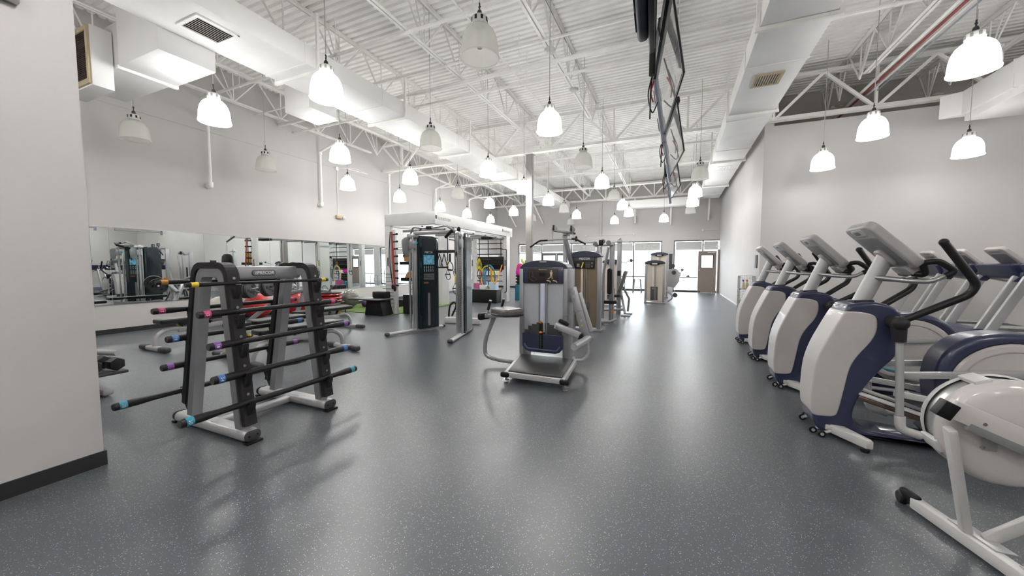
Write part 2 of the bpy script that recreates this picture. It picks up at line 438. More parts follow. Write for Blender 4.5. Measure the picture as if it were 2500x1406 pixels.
# back wall with openings
b = MB()
wins = [(-9.08, -4.16), (-3.35, -0.70), (-0.12, 2.0)]
xs = XL
for (a, c) in wins:
    b.box(xs, a, YB, YB + .2, 0, 2.72); xs = c
b.box(XL, XR, YB, YB + .2, 2.72, 6.2)
b.box(2.0, XR, YB, YB + .2, 0, 2.72)
struct(b.build('wall_back', WALL, smooth=False))
b = MB(); b.box(2.0, 2.2, YW, YB, 0, 6.25); struct(b.build('wall_right', WALL, smooth=False))
b = MB(); b.box(2.2, XR, YW, YW + .15, 0, 4.93); b.box(2.0, XR, YW - .001, YW, 0, 4.93); struct(b.build('wall_front_right', WALL, smooth=False))
b = MB(); b.box(2.2, XR, 13.2, 13.35, 4.0, 6.3); struct(b.build('wall_upper_right', TAUPE, smooth=False))
b = MB(); b.box(2.2, XR, YW + .15, 13.2, 4.75, 4.85); struct(b.build('ceiling_soffit', WALLW, smooth=False))
b = MB(); b.box(XR, XR + .2, YF, YB + .2, 0, 6.6); struct(b.build('wall_far_right', WALL, smooth=False))
b = MB(); b.box(XL, XR, YF - .2, YF, 0, 6.6); struct(b.build('wall_rear', WALL, smooth=False))
b = MB(); b.box(-3.85, -3.65, YF, 1.15, 0, ZD); struct(b.build('wall_near_left', WALL, smooth=False))
# baseboards
b = MB(); b.box(XL, XL + .012, YF, YB, 0, .10); struct(b.build('baseboard_left', BASEB, smooth=False))
b = MB(); b.box(-3.65, -3.638, YF, 1.162, 0, .10); b.box(-3.85, -3.638, 1.15, 1.162, 0, .10); struct(b.build('baseboard_near_left', BASEB, smooth=False))
b = MB(); b.box(1.985, 2.0, YW, 20.4, 0, .05); struct(b.build('baseboard_right', WALLW, smooth=False))
b = MB(); b.box(2.0, XR, YW - .013, YW - .001, 0, .10); struct(b.build('baseboard_front_right', BASEB, smooth=False))
b = MB(); b.box(XL, -9.08, YB - .012, YB, 0, .10); b.box(-4.16, -3.35, YB - .012, YB, 0, .10); struct(b.build('baseboard_back', BASEB, smooth=False))
# corrugated deck, ribs running across the room
def deck():
    b = MB(); pitch = 0.152; y = YF; prof = []
    while y < YB + .1:
        z = deck_z(y)
        prof += [(y, z), (y + .085, z), (y + .105, z + .045), (y + .132, z + .045)]; y += pitch
    vs = []; fs = []
    for (yy, zz) in prof: vs += [(XL - .1, yy, zz), (XR + .1, yy, zz)]
    for i in range(len(prof) - 1): fs.append((2 * i, 2 * i + 1, 2 * i + 3, 2 * i + 2))
    b.add(vs, fs)
    k = len(prof); b.box(XL - .1, XR + .1, YF, YB + .2, ZD + .08, ZD + .12)
    return b.build('ceiling', CEIL, smooth=False)
struct(deck())

# windows
def window(n, x0, x1, mull, rails=(), door=None, letters=(), film=True):
    y = YB + .06; root = MB(); t = .05
    z0, z1 = .05, 2.72
    root.box(x0, x1, y, y + .1, z1 - t, z1); root.box(x0, x1, y, y + .1, z0 - .05, z0 + t)
    root.box(x0, x0 + t, y, y + .1, z0, z1)
    if n != 3: root.box(x1 - t, x1, y, y + .1, z0, z1)
    fr = struct(root.build('window_%d' % n, FRAMEB, smooth=False))
    for mx in mull:
        q = MB(); q.box(mx - .03, mx + .03, y + .01, y + .09, z0 if n != 3 else z0, z1); q.build('mullion', FRAMEB, fr, smooth=False)
    for (a, c, z) in rails:
        q = MB(); q.box(a, c, y + .02, y + .08, z - .025, z + .025); q.build('rail', FRAMEB, fr, smooth=False)
    q = MB(); q.box(x0 + t, x1 - (t if n != 3 else 0), y + .045, y + .055, z0, z1 - t); q.build('window_pane', GLASS, fr, smooth=False)
    edges = [x0 + t] + list(mull) + [x1 - t if n != 3 else x1]
    for a, c in zip(edges[:-1], edges[1:]):
        q = MB(); q.box(a + .05, c - .05, y + .03, y + .034, 2.22, 2.64); q.build('frosted_film', FILM, fr, smooth=False)
    for (s, x, wd) in letters:
        # writing faces the street, so from inside it reads mirrored
        M = frame((x, y + .028, 2.40), (-1, 0, 0), (0, 0, 1))
        o = text('lettering', s, .28, M, LETTER, fr, ext=.0015, sx=wd, bold=.0)
    return fr
window(1, -9.08, -4.16, (-7.54, -5.67), rails=((-9.08, -7.54, 2.18), (-7.54, -5.67, 2.13), (-5.67, -4.16, 2.18)), letters=(('TRAINING', -8.25, .80), ('KIDS ZONE', -4.9, .72)))
window(2, -3.35, -0.70, (-2.16,), rails=((-3.35, -0.70, .78),), letters=(('ZUMBA', -1.45, .95),))
window(3, -0.12, 2.0, (1.26,), rails=((-0.12, 1.05, .78),), letters=(('ZUMBA', 2.28, .95),))
# double glass entry doors inside window 1
for i, (x0, x1) in enumerate(((-7.50, -6.60), (-6.58, -5.70))):
    y = YB + .02; q = MB()
    q.box(x0, x0 + .07, y, y + .04, .02, 2.1); q.box(x1 - .07, x1, y, y + .04, .02, 2.1); q.box(x0, x1, y, y + .04, 2.0, 2.1); q.box(x0, x1, y, y + .04, .02, .25)
    d = struct(q.build('door_%d' % (i + 2), FRAMEB, smooth=False))
    q = MB(); q.box(x0 + .07, x1 - .07, y + .015, y + .025, .25, 2.0); q.build('door_pane', GLASS, d, smooth=False)
    q = MB(); hx = x1 - .1 if i == 0 else x0 + .1; q.tube([(hx, y - .05, .9), (hx, y - .05, 1.3)], .012); q.build('door_handle', STEEL, d)
# taupe exit door in front of window 3
y = YB - .30
q = MB(); x0, x1 = 1.04, 1.86
q.box(x0, x1, y, y + .045, .03, 1.38 - .10); q.box(x0, x1, y, y + .045, 1.92, 2.13); q.box(x0, x0 + .13, y, y + .045, 1.2, 2.0); q.box(x1 - .15, x1, y, y + .045, 1.2, 2.0)
d = struct(q.build('door_1', DOORP, smooth=False))
q = MB()
for (a, c, e, f) in ((x0 + .11, x1 - .13, 1.26, 1.29), (x0 + .11, x1 - .13, 1.91, 1.94), (x0 + .11, x0 + .14, 1.26, 1.94), (x1 - .16, x1 - .13, 1.26, 1.94)): q.box(a, c, y - .012, y + .05, e, f)
q.build('lite_frame', FRAMEB, d, smooth=False)
q = MB(); q.box(x0 + .13, x1 - .15, y + .015, y + .025, 1.28, 1.92); q.build('door_pane', translucent('door_lite', (.92, .95, 1.0), .8), d, smooth=False)
q = MB(); q.box(x0 + .42, x1 - .06, y - .055, y, 2.03, 2.08, r=.008); q.build('door_closer', WHITE, d)
q = MB(); q.lathe([(.0001, -.07), (.026, -.065), (.026, -.045), (.012, -.04), (.012, 0)], (x0 + .06, y, 1.16), 'y', 16); q.build('door_knob', STEEL, d)
q = MB(); q.box(x0 + .06, x0 + .10, y - .02, y, .0, .09, r=.004); q.build('door_stop', BLACK, d)
q = MB(); q.box(x1 + .05, 1.99, y - .05, y + .34, 0, 2.2); struct(q.build('trim_3', DOORP, smooth=False))

# outside: pale building and parked-car height planting, far off in the glare
q = MB(); q.box(-26, 14, 60, 66, -.1, 4.5); q.box(-20, -12, 59.6, 60, 0, 3); o = struct(q.build('street_building', mat('pale_render', (.5, .5, .5), .8), smooth=False))

# steel column
q = MB(); cx_, cy_ = -4.45, YW
q.box(cx_ - .10, cx_ + .10, cy_ - .10, cy_ + .10, 0, 5.02, r=.012)
q.box(cx_ - .14, cx_ + .14, cy_ - .14, cy_ + .14, 5.0, 5.02)
col = tag(q.build('steel_column', mat('column_paint', (.36, .335, .32), .5), center=(cx_, cy_, 0)), 'square beige steel column in the middle of the room carrying the roof girder', 'column')
q = MB(); q.tube([(cx_ + .115, cy_ - .115, .2), (cx_ + .115, cy_ - .115, 4.9)], .014, 8); q.tube(curve([(cx_ + .115, cy_ - .115, 4.2), (cx_ + .05, cy_ - .12, 4.4), (cx_ - .1, cy_ - .12, 4.6), (cx_ - .13, cy_ - .12, 4.95)]), .008, 6); q.build('conduit', mat('grey_conduit', (.30, .29, .28), .5), col)

# ------------------------------------------------------------------ roof steel
def web(b, p0, p1, zb, zt, axis, n, rad, vert=False, fx=0.0, flip=False):
    # zigzag web in the plane along 'axis' between p0 and p1
    step = (p1 - p0) / n
    for i in range(n):
        a = p0 + i * step; m_ = a + step / 2; c = a + step
        pts = [(a, zt), (m_, zb), (c, zt)] if not flip else [(a, zb), (m_, zt), (c, zb)]
        for (u0, z0), (u1, z1) in zip(pts[:-1], pts[1:]):
            P = (fx, u0, z0) if axis == 'y' else (u0, fx, z0); Q = (fx, u1, z1) if axis == 'y' else (u1, fx, z1)
            b.beam(P, Q, rad * 2, rad * 2)
        if vert:
            P = (fx, m_, zb) if axis == 'y' else (m_, fx, zb); Q = (fx, m_, zt) if axis == 'y' else (m_, fx, zt)
            if not flip: b.beam(P, Q, rad * 1.6, rad * 1.6)
def joist_at(x, y0, y1, label):
    yc = (y0 + y1) / 2; t = thing('roof_joist', label, 'roof joist', (x, y0, deck_z(y0) - .8), 'open web roof joists')
    zt0, zt1 = deck_z(y0), deck_z(y1)
    q = MB()
    for sx in (-.06, .012):
        q.beam((x + sx + .024, y0, zt0 - .012), (x + sx + .024, y1, zt1 - .012), .048, .012)
        q.beam((x + (-.014 if sx < 0 else .014), y0, zt0 - .04), (x + (-.014 if sx < 0 else .014), y1, zt1 - .04), .006, .06)
    q.build('top_chord', STEELW, t, smooth=False)
    q = MB()
    for sg in (-1, 1):
        q.beam((x + sg * .036, y0 + .9, zt0 - .80), (x + sg * .036, y1 - .9, zt1 - .80), .05, .010)
        q.beam((x + sg * .014, y0 + .9, zt0 - .775), (x + sg * .014, y1 - .9, zt1 - .775), .006, .05)
    q.build('bottom_chord', STEELW, t, smooth=False)
    q = MB(); n = max(2, round((y1 - y0) / 1.25)); step = (y1 - y0) / n
    for i in range(n):
        a = y0 + i * step; m_ = a + step / 2; c = a + step
        f = lambda u: deck_z(u)
        bt = lambda u: deck_z(u) - .79
        top = lambda u: deck_z(u) - .03
        q.beam((x, a, top(a)), (x, m_, bt(m_)), .026, .026); q.beam((x, m_, bt(m_)), (x, c, top(c)), .026, .026)
        q.beam((x, m_, bt(m_)), (x, m_, top(m_)), .02, .02)
        if i % 2: q.beam((x + .02, a + step * .25, top(a)), (x, m_, bt(m_)), .02, .02)
    q.build('web', STEELW, t, smooth=False)
    return t
JX = [-10.3, -8.65, -6.62, -4.42, -2.29, -.15, 1.75, 3.62, 5.6, 7.6]
ordn = ['first', 'second', 'third', 'fourth', 'fifth', 'sixth', 'seventh', 'eighth', 'ninth', 'tenth', 'eleventh', 'twelfth']
bays = [(-5, 1.65, 'bay over the camera'), (1.65, YW - .05, 'before the column'), (YW + .05, 21.25, 'beyond the column')]
for (y0, y1, bn) in bays[1:]:
    for i, x in enumerate(JX):
        joist_at(x, y0, y1 if x < 2 or y0 < 5 else 13.2, 'white roof joist, %s from the left wall, %s' % (ordn[i], bn))
def girder(y, zb, zt, n, label, x0=XL, x1=XR, flip=False):
    t = thing('roof_girder', label, 'roof girder', (x0, y, zb))
    for nm, z in (('top_chord', zt), ('bottom_chord', zb)):
        q = MB()
        q.box(x0, x1, y - .09, y - .012, z, z + .012); q.box(x0, x1, y + .012, y + .09, z, z + .012)
        q.box(x0, x1, y - .02, y - .012, z, z + .10); q.box(x0, x1, y + .012, y + .02, z, z + .10)
        q.build(nm, STEELW, t, smooth=False)
    q = MB(); web(q, x0, x1, zb + .03, zt + .03, 'x', n, .032, True, y); q.build('web', STEELW, t, smooth=False)
    return t
girder(YW - .12, 5.0, 5.98, 10, 'white steel roof girder with diagonal webs crossing above the square column')
girder(21.15, 5.0, 5.75, 10, 'white steel roof girder crossing in front of the far window wall', x1=2.0)
girder(1.6, 5.0, 5.98, 10, 'white steel roof girder crossing nearest overhead')
# knee braces on the back wall
for i, (xa, za, xb, zb) in enumerate(((-7.9, 5.05, -7.42, 3.9), (-9.75, 5.05, -9.2, 3.8), (-2.1, 5.0, -2.1, 3.72), (-.3, 5.0, -.3, 3.55), (1.46, 4.9, 1.46, 3.7))):
    q = MB(); q.beam((xa, 21.1, za), (xb, 21.45, zb), .07, .07, r=.004)
    tag(q.build('wall_brace', STEELW, center=(xb, 21.45, zb)), 'white steel brace on the far wall above the windows, %s from the left' % ordn[[1, 0, 2, 3, 4][i]], 'brace', 'braces on the far wall')
# bridging angles across joists
for i, y in enumerate((6.6, 16.2)):
    q = MB(); z = deck_z(y) - .83
    q.beam((XL, y, z), (XR if y < 10 else 2.0, y, z), .03, .03); tag(q.build('bridging_angle', STEELW, center=(XL, y, z), smooth=False), 'thin white bridging angle across the joists %s the column' % ('in front of' if i == 0 else 'beyond'), 'bridging')
# pipes across
for i, (y, z, r) in enumerate(((5.35, 5.42, .03), (7.25, 5.42, .045), (7.70, 5.35, .03), (13.0, 5.2, .04), (15.2, 5.15, .04), (18.0, 5.1, .04))):
    q = MB(); x1 = XR if y < 10 else 1.95
    q.tube([(XL + .02, y, z), (x1, y, z)], r, 10)
    for k in range(int((x1 - XL) / 3)):
        xx = XL + 1.5 + 3 * k; q.tube([(xx, y, z), (xx, y, z + .7)], .008, 6); q.disc((xx, y, z), r * 1.25, .05, 'x', 12)
    tag(q.build('sprinkler_pipe', STEELW, center=(XL, y, z)), 'white painted sprinkler pipe crossing under the roof, %s from the front' % ordn[i], 'pipe', 'sprinkler pipes')
for i, (x, y0, y1, z, r, m_) in enumerate(((-3.3, 1.5, 11.2, 5.55, .018, STEELW), (-7.6, 1.5, 20.8, 5.5, .02, STEELW), (3.85, 2.0, 13.1, 5.42, .03, STEELW), (3.95, 2.0, 13.1, 5.42, .025, mat('dull_red_conduit', (.35, .08, .07), .5)), (4.04, 2.0, 11.6, 5.42, .022, STEELW), (4.12, 2.0, 11.5, 5.40, .014, mat('bluish_conduit', (.35, .42, .46), .4)))):
    q = MB(); q.tube([(x, y0, z), (x, y1, z)], r, 8)
    lab = ['thin white conduit running lengthways between two joists left of centre', 'white conduit running lengthways left of the long duct', 'thick white conduit in the bundle right of the duct', 'dull red conduit in the bundle right of the duct', 'medium white conduit in the bundle right of the duct', 'thin bluish conduit in the bundle right of the duct'][i]
    tag(q.build('ceiling_conduit', m_, center=(x, y0, z)), lab, 'conduit')

# ------------------------------------------------------------------ ducts
def duct(name, label, x0, x1, y0, y1, z0, z1, seams):
    q = MB(); q.box(x0, x1, y0, y1, z0, z1, r=.012)
    t = tag(q.build(name, DUCT, center=(x0, y0, z0)), label, 'duct')
    for s_ in seams:
        q = MB(); q.box(x0 - .012, x1 + .012, s_, s_ + .03, z0 - .012, z1 + .012, r=.003); q.build('seam_flange', DUCT, t)
    return t
dl = duct('air_duct', 'long white rectangular air duct left of the column', -6.62, -5.62, -4.5, 20.9, 4.70, 5.03, [2.0, 4.35, 6.1, 9.0, 12.0, 15.0, 18.0])
dr = duct('air_duct', 'long white air duct over the aisle beside the hanging screens', .98, 1.83, -4.5, 20.6, 4.67, 5.0, [5.1, 7.4, 9.9, 12.3, 14.7, 17.1, 19.5])
q = MB(); q.box(-2.5, .98, 20.0, 20.6, 4.35, 4.72, r=.012); q.build('branch_run', DUCT, dr)
dq = duct('air_duct', 'short white air duct over the treadmills at the right edge', 5.3, 6.3, -2, 10.9, 4.5, 4.97, [7.0, 9.6])
q = MB(); q.box(5.35, 6.25, 8.3, 10.9, 4.36, 4.5, r=.01); q.build('register_box', DUCT, dq)
q = MB(); q.prism([(5.05, 11.08), (5.3, 10.9), (6.3, 10.9), (6.3, 11.08)], 'z', 4.5, 4.97, bev=.01); q.build('end_elbow', DUCT, dq)
def vent(label, x0, x1, y0, y1, z, m1=STEELW, m2=BLACK, two=False, n=9):
    t = thing('ceiling_vent', label, 'vent', ((x0 + x1) / 2, (y0 + y1) / 2, z))
    q = MB(); w_ = .045
    for (a, c, e, f) in ((x0, x1, y0, y0 + w_), (x0, x1, y1 - w_, y1), (x0, x0 + w_, y0, y1), (x1 - w_, x1, y0, y1)): q.box(a, c, e, f, z - .02, z)
    q.build('frame', m1, t, smooth=False)
    q = MB(); q.box(x0 + .03, x1 - .03, y0 + .03, y1 - .03, z - .006, z - .001); q.build('backing', m2, t, smooth=False)
    q = MB()
    for i in range(n):
        xx = x0 + w_ + (x1 - x0 - 2 * w_) * (i + .5) / n
        q.beam((xx, y0 + w_, z - .014), (xx, y1 - w_, z - .014), .022, .004, up=(.6, 0, 1))
    q.build('slat', m1, t, smooth=False)
    return t
vent('white slatted vent under the left duct near the camera', -6.33, -5.83, 2.95, 3.48, 4.70)
vent('cream slatted vent under the duct over the aisle, nearest', 1.17, 1.60, 7.72, 8.2, 4.67, BEIGE)
vent('small white vent under the duct over the aisle, far end', 1.2, 1.6, 14.2, 14.6, 4.67)
vent('dark slatted vent under the duct at the right edge', 5.5, 6.1, 8.6, 9.5, 4.36)
# side boxes on the left duct
q = MB(); q.box(-7.35, -6.64, 5.2, 5.85, 4.50, 5.03, r=.01); q.box(-7.35, -6.70, 5.85, 5.95, 4.50, 4.56)
tag(q.build('duct_box', DUCT, center=(-7, 5.5, 4.5)), 'small white branch box on the left side of the long duct', 'duct box')
t = thing('return_plenum', 'big boxy white return duct with a brown grille at top left', 'duct box', (-7.8, 3.2, 4.4))
q = MB(); q.box(-7.76, -6.64, 2.88, 3.59, 4.40, 5.5, r=.008); q.build('plenum_box', DUCT, t)
q = MB(); q.box(-9.4, -7.78, 2.92, 3.57, 4.42, 5.1, r=.008); q.build('extension_box', DUCT, t)
q = MB(); q.box(-7.80, -7.74, 2.86, 3.61, 4.36, 4.42, r=.004); q.build('seam_flange', DUCT, t)
q = MB(); q.box(-8.95, -7.97, 2.66, 2.90, 4.08, 4.95, r=.008); hb = q.build('return_hood', DUCT, t)
q = MB()
for (a, c, e, f) in ((-8.93, -7.99, 4.1, 4.17), (-8.93, -7.99, 4.87, 4.93), (-8.93, -8.87, 4.1, 4.93), (-8.05, -7.99, 4.1, 4.93)): q.box(a, c, 2.63, 2.66, e, f)
q.build('grille_frame', BEIGE, hb, smooth=False)
q = MB(); q.box(-8.87, -8.05, 2.645, 2.658, 4.17, 4.87); q.build('filter', FILTER, hb, smooth=False)
q = MB()
for i in range(26): q.box(-8.87, -8.05, 2.632, 2.64, 4.18 + i * .0265, 4.186 + i * .0265)
q.box(-8.47, -8.45, 2.628, 2.64, 4.17, 4.87)
q.build('grille_slat', FILTER, hb, smooth=False)
# duct hangers (angle frames)
def hanger(x0, x1, y, z, zt, label, diag=False):
    q = MB(); q.box(x0 - .06, x1 + .06, y, y + .05, z - .06, z - .01)
    for x in (x0 - .05, x1 + .01): q.box(x, x + .04, y, y + .04, z - .06, zt)
    if diag: q.beam((x0 - .05, y + .02, z), (x0 + .8, y + .02, zt), .03, .03)
    tag(q.build('duct_hanger', STEELW, center=((x0 + x1) / 2, y, z - .06), smooth=False), label, 'duct hanger', 'duct hangers')
for i, y in enumerate((4.55, 6.75, 9.6, 13.2, 16.8)): hanger(-6.62, -5.62, y, 4.70, 5.6, 'white steel hanger frame under the left duct, %s from the camera' % ordn[i])
for i, y in enumerate((6.2, 9.5, 13.5, 17.5)): hanger(.98, 1.83, y, 4.67, 5.6, 'white steel hanger frame under the aisle duct, %s from the camera' % ordn[i])

# ------------------------------------------------------------------ wall fittings
for i, y in enumerate((5.4, 8.5, 11.6, 14.7, 17.8)):
    q = MB(); x = XL + .13
    q.tube(fillet([(XL + .9, y, 5.2 if i else 4.95), (x, y, 5.0 if i else 4.95), (x, y, 3.36), (XL, y, 3.34)], .06), .034, 10)
    q.disc((x, y, 4.95), .052, .09, 'z', 12, .01); 
    t = tag(q.build('wall_pipe', STEELW, center=(x, y, 3.3)), 'white vertical drain pipe on the left wall, %s from the camera' % ordn[i], 'pipe', 'pipes down the left wall')
    q = MB(); q.disc((x, y, 3.38), .055, .10, 'z', 12, .012); q.disc((XL + .03, y, 3.34), .06, .05, 'x', 12, .01); q.ell((x, y, 3.33), .05, .05, .06); q.build('pipe_elbow', STEELW, t)
t = thing('emergency_light', 'cream emergency light box with a round lamp on the left wall', 'emergency light', (XL, 9.22, 3.0))
q = MB(); q.box(XL, XL + .08, 9.12, 9.34, 2.99, 3.10, r=.012); q.build('housing', BEIGE, t)
q = MB(); q.lathe([(.0001, .0), (.05, .01), (.055, .06), (.0001, .075)], (XL + .05, 9.39, 3.03), 'x', 16); q.build('lamp_head', WHITE, t)
q = MB(); q.tube([(XL + .015, 9.22, 3.1), (XL + .015, 9.22, 4.62)], .010, 8); q.box(XL, XL + .04, 9.17, 9.27, 4.6, 4.72, r=.005); q.build('conduit', STEELW, t)
q = MB(); q.tube(curve([(XL + .04, 9.25, 4.66), (XL + .35, 9.6, 4.72), (XL + .9, 9.7, 4.5), (XL + 1.3, 8.5, 4.35)]), .008, 6); q.build('loose_cable', STEELW, t)
for i, (x0, x1, z, lab) in enumerate(((-4.8, -2.14, 3.10, 'thin white conduit with end boxes on the far wall above the windows'), (1.22, 1.95, 3.22, 'short white conduit with a box on the far wall by the corner'))):
    q = MB(); q.tube([(x0, YB - .02, z), (x1, YB - .02, z)], .012, 8); q.box(x0 - .05, x0 + .05, YB - .05, YB, z - .05, z + .05, r=.005)
    if i == 0: q.box(x1 - .05, x1 + .05, YB - .05, YB, z - .05, z + .05, r=.005)
    tag(q.build('wall_conduit', WALLW, center=(x0, YB, z)), lab, 'conduit')
q = MB(); q.tube([(-3.9, YB - .03, 3.1), (-3.9, YB - .03, 5.3)], .02, 8); q.tube(curve([(-4.05, YB - .03, 3.1), (-4.05, YB - .03, 4.4), (-3.93, YB - .03, 4.8), (-3.9, YB - .03, 5.3)]), .008, 6)
tag(q.build('wall_conduit', WALL, center=(-3.9, YB, 3.1)), 'vertical conduit on the far wall rising to the roof', 'conduit')
# ceiling devices
q = MB(); q.lathe([(.0001, -.09), (.06, -.085), (.095, -.05), (.1, 0), (.0001, 0)], (-2.29, 6.95, 5.50), 'z', 20); tag(q.build('smoke_detector', WHITE, center=(-2.29, 6.95, 5.44)), 'round white smoke detector under the joist above the glute machine', 'detector')
q = MB(); q.lathe([(.0001, -.05), (.08, -.045), (.11, -.02), (.11, 0), (.0001, 0)], (-2.27, 8.7, 5.50), 'z', 20); tag(q.build('smoke_detector', WHITE, center=(-2.27, 8.7, 5.44)), 'flat white disc detector under the joist beyond the round one', 'detector')
t = thing('strobe_alarm', 'silver alarm strobe high on the near left wall', 'alarm', (-3.65, .86, 3.0))
q = MB(); q.box(-3.65, -3.60, .74, .92, 2.95, 3.12, r=.01); q.build('housing', STEEL, t)
q = MB(); q.box(-3.605, -3.585, .80, .86, 2.985, 3.05, r=.006); q.build('lens', WHITE, t)
q = MB(); q.box(1.985, 2.0, 11.75, 12.05, 1.33, 1.68, r=.002); t = tag(q.build('wall_frame', BLACK, center=(1.99, 11.9, 1.33)), 'thin dark notice frame on the right wall above the wire shelf', 'frame')

# ------------------------------------------------------------------ mirrors on the left wall
ys = [3.33, 3.6, 5.25, 6.86, 9.07, 11.4, 14.0]
for i in range(len(ys) - 1):
    q = MB(); q.box(XL, XL + .008, ys[i] + .003, ys[i + 1] - .003, .605, 2.165)
    t = tag(q.build('wall_mirror', MIRROR, center=(XL, (ys[i] + ys[i + 1]) / 2, .6), smooth=False), 'frameless wall mirror panel on the left wall, %s from the camera' % ordn[i], 'mirror', 'wall mirrors')
    for za, zb in ((2.163, 2.18), (.592, .607)):
        q = MB(); q.box(XL, XL + .014, ys[i], ys[i + 1], za, zb); q.build('edge_channel', CHROME, t, smooth=False)

# ------------------------------------------------------------------ pendant lamps
def make_lamp(lit, dim=False):
    t = thing('pendant_lamp', '', 'pendant lamp', (0, 0, 0))
    pr = [(.220, 0), (.224, .010), (.214, .020), (.211, .08), (.204, .16), (.188, .235), (.158, .295), (.118, .335), (.078, .355)]
    q = MB(); q.lathe(pr + [(r - .006, h) for r, h in pr[::-1]], (0, 0, 0), 'z', 28); q.build('lamp_shade', (SHADE_DIM if dim else SHADE_ON) if lit else SHADE_OFF, t)
    q = MB(); q.lathe([(.0001, .455), (.07, .455), (.088, .44), (.088, .36), (.080, .355)], (0, 0, 0), 'z', 20); q.build('collar', WHITE, t)
    q = MB()
    for k in range(8):
        an = 2 * PI * k / 8; c, s = math.cos(an), math.sin(an)
        M = frame((.089 * c, .089 * s, .41), (-s, c, 0), (0, 0, 1)); q.box(-.013, .013, -.022, .022, -.002, .001, M=M)
    q.build('collar_slot', BLACK if not lit else mat('slot_shadow', (.25, .25, .23), .5), t, smooth=False)
    q = MB(); q.lathe([(.0001, .52), (.02, .52), (.028, .50), (.028, .47), (.05, .455)], (0, 0, 0), 'z', 14); q.tube([(0, 0, .52), (0, 0, .60)], .008, 6)
    for k in range(2): q.lathe([(.012, -.004), (.016, 0), (.012, .004), (.008, 0), (.012, -.004)], (0, 0, .56 + k * .03), 'x' if k else 'y', 12)
    q.build('hook', DGREY, t)
    q = MB(); q.tube([(0, 0, 0), (0, 0, 1)], .006, 6); cd = q.build('cord', mat('grey_cord', (.45, .45, .44), .5), t); cd.location = (0, 0, .6)
    q = MB(); q.lathe([(.0001, .10), (.03, .12), (.035, .17), (.02, .24), (.018, .34), (.0001, .34)], (0, 0, 0), 'z', 12); q.build('bulb', mat('bulb_glass', (.8, .8, .78), .2) if not lit else mat('bulb_lit', (1, 1, 1), .3, emit=12, ecol=(1, .98, .94)), t)
    return t
lx = {'A': -9.15, 'B': -6.86, 'D': -4.49, 'E': -2.06, 'G': .53, 'H': 3.18, 'I': 5.59}
names = {'A': 'along the left wall', 'B': 'left of the long duct', 'D': 'right of the long duct', 'E': 'over the centre machines', 'G': 'over the aisle', 'H': 'over the ellipticals', 'I': 'over the treadmills'}
lamps = [('A', 3.56, 0), ('B', 3.66, 1), ('A', 5.94, 0), ('D', 3.80, 1), ('B', 6.10, 1), ('A', 8.39, 1), ('A', 10.7, 1), ('D', 6.18, 0), ('B', 8.47, 1), ('E', 3.77, 0), ('E', 6.26, 1), ('D', 8.63, 1),
 ('B', 10.94, 0), ('A', 13.2, 1), ('A', 15.4, 1), ('B', 13.29, 1), ('A', 17.85, 1), ('B', 15.7, 1), ('D', 11.09, 1), ('D', 13.56, 1), ('D', 15.74, 0), ('D', 17.95, 1), ('B', 18.06, 0), ('E', 8.81, 0), ('E', 11.24, 1),
 ('E', 13.6, 0), ('E', 15.85, 1), ('E', 18.1, 1), ('G', 11.24, 0), ('G', 13.95, 1), ('G', 16.1, 1), ('G', 18.32, 0), ('H', 6.39, 1), ('H', 8.86, 1), ]
extra = [(2.93, 10.46, 2, 'farthest over the ellipticals, before the right wall', 3.54), (5.18, 10.38, 2, 'over the treadmills below the right duct', 3.54), (-2.98, 19.95, 2, 'hanging before the far windows left of centre', 3.585), (-.59, 19.7, 2, 'hanging before the far windows right of centre', 3.54), (-5.53, 20.73, 0, 'hanging before the far windows behind the column', 3.7)]
LON, LOFF, LDIM = make_lamp(True), make_lamp(False), make_lamp(True, True)
used = {1: False, 0: False, 2: False}
def place_lamp(x, y, lit, label, z=3.7):
    src = (LOFF, LON, LDIM)[lit]
    if not used[lit]: used[lit] = True; o = src; o.location = (x, y, z)
    else: o = dup(src, (x, y, z))
    o['label'] = label; o['group'] = 'dome pendant lamps'
    for k in kids(o):
        if k.name.startswith('cord'): k.scale = (1, 1, deck_z(y) - z - .6 + .01)
    if lit:
        L = bpy.data.lights.new('lamp_light', 'POINT'); L.energy = LAMP_W * (.5 if lit == 2 else 1); L.shadow_soft_size = .10; L.color = (1, .97, .92)
        lo = bpy.data.objects.new('lamp_light', L); C.objects.link(lo); lo.parent = o; lo.location = (0, 0, .03)
    return o
cnt = {}
for (r, y, lit) in sorted(lamps, key=lambda a: (a[0], a[1])):
    cnt[r] = cnt.get(r, 0) + 1
    place_lamp(lx[r], y, lit, '%s dome lamp, %s nearest in the row %s' % ('glowing white' if lit else 'unlit translucent', ordn[cnt[r] - 1], names[r]))
for (x, y, lit, s, z) in extra: place_lamp(x, y, lit, ('glowing white' if lit else 'unlit translucent') + ' dome pendant lamp ' + s, z)
# the same lamps go on behind the camera
for i, (x, y) in enumerate([(-2.06, 1.2), (3.18, 1.2), (7.2, 1.2), (7.2, 3.4), (-2.06, -1.3), (.53, -1.3), (3.18, -3.5), (-.8, -3.7), (-6.86, 1.2), (-9.15, 1.2), (7.6, 6.3), (7.6, 9.0)]):
    if i < 0: continue
    place_lamp(x, y, 1, 'glowing white dome pendant lamp behind or beside the camera')
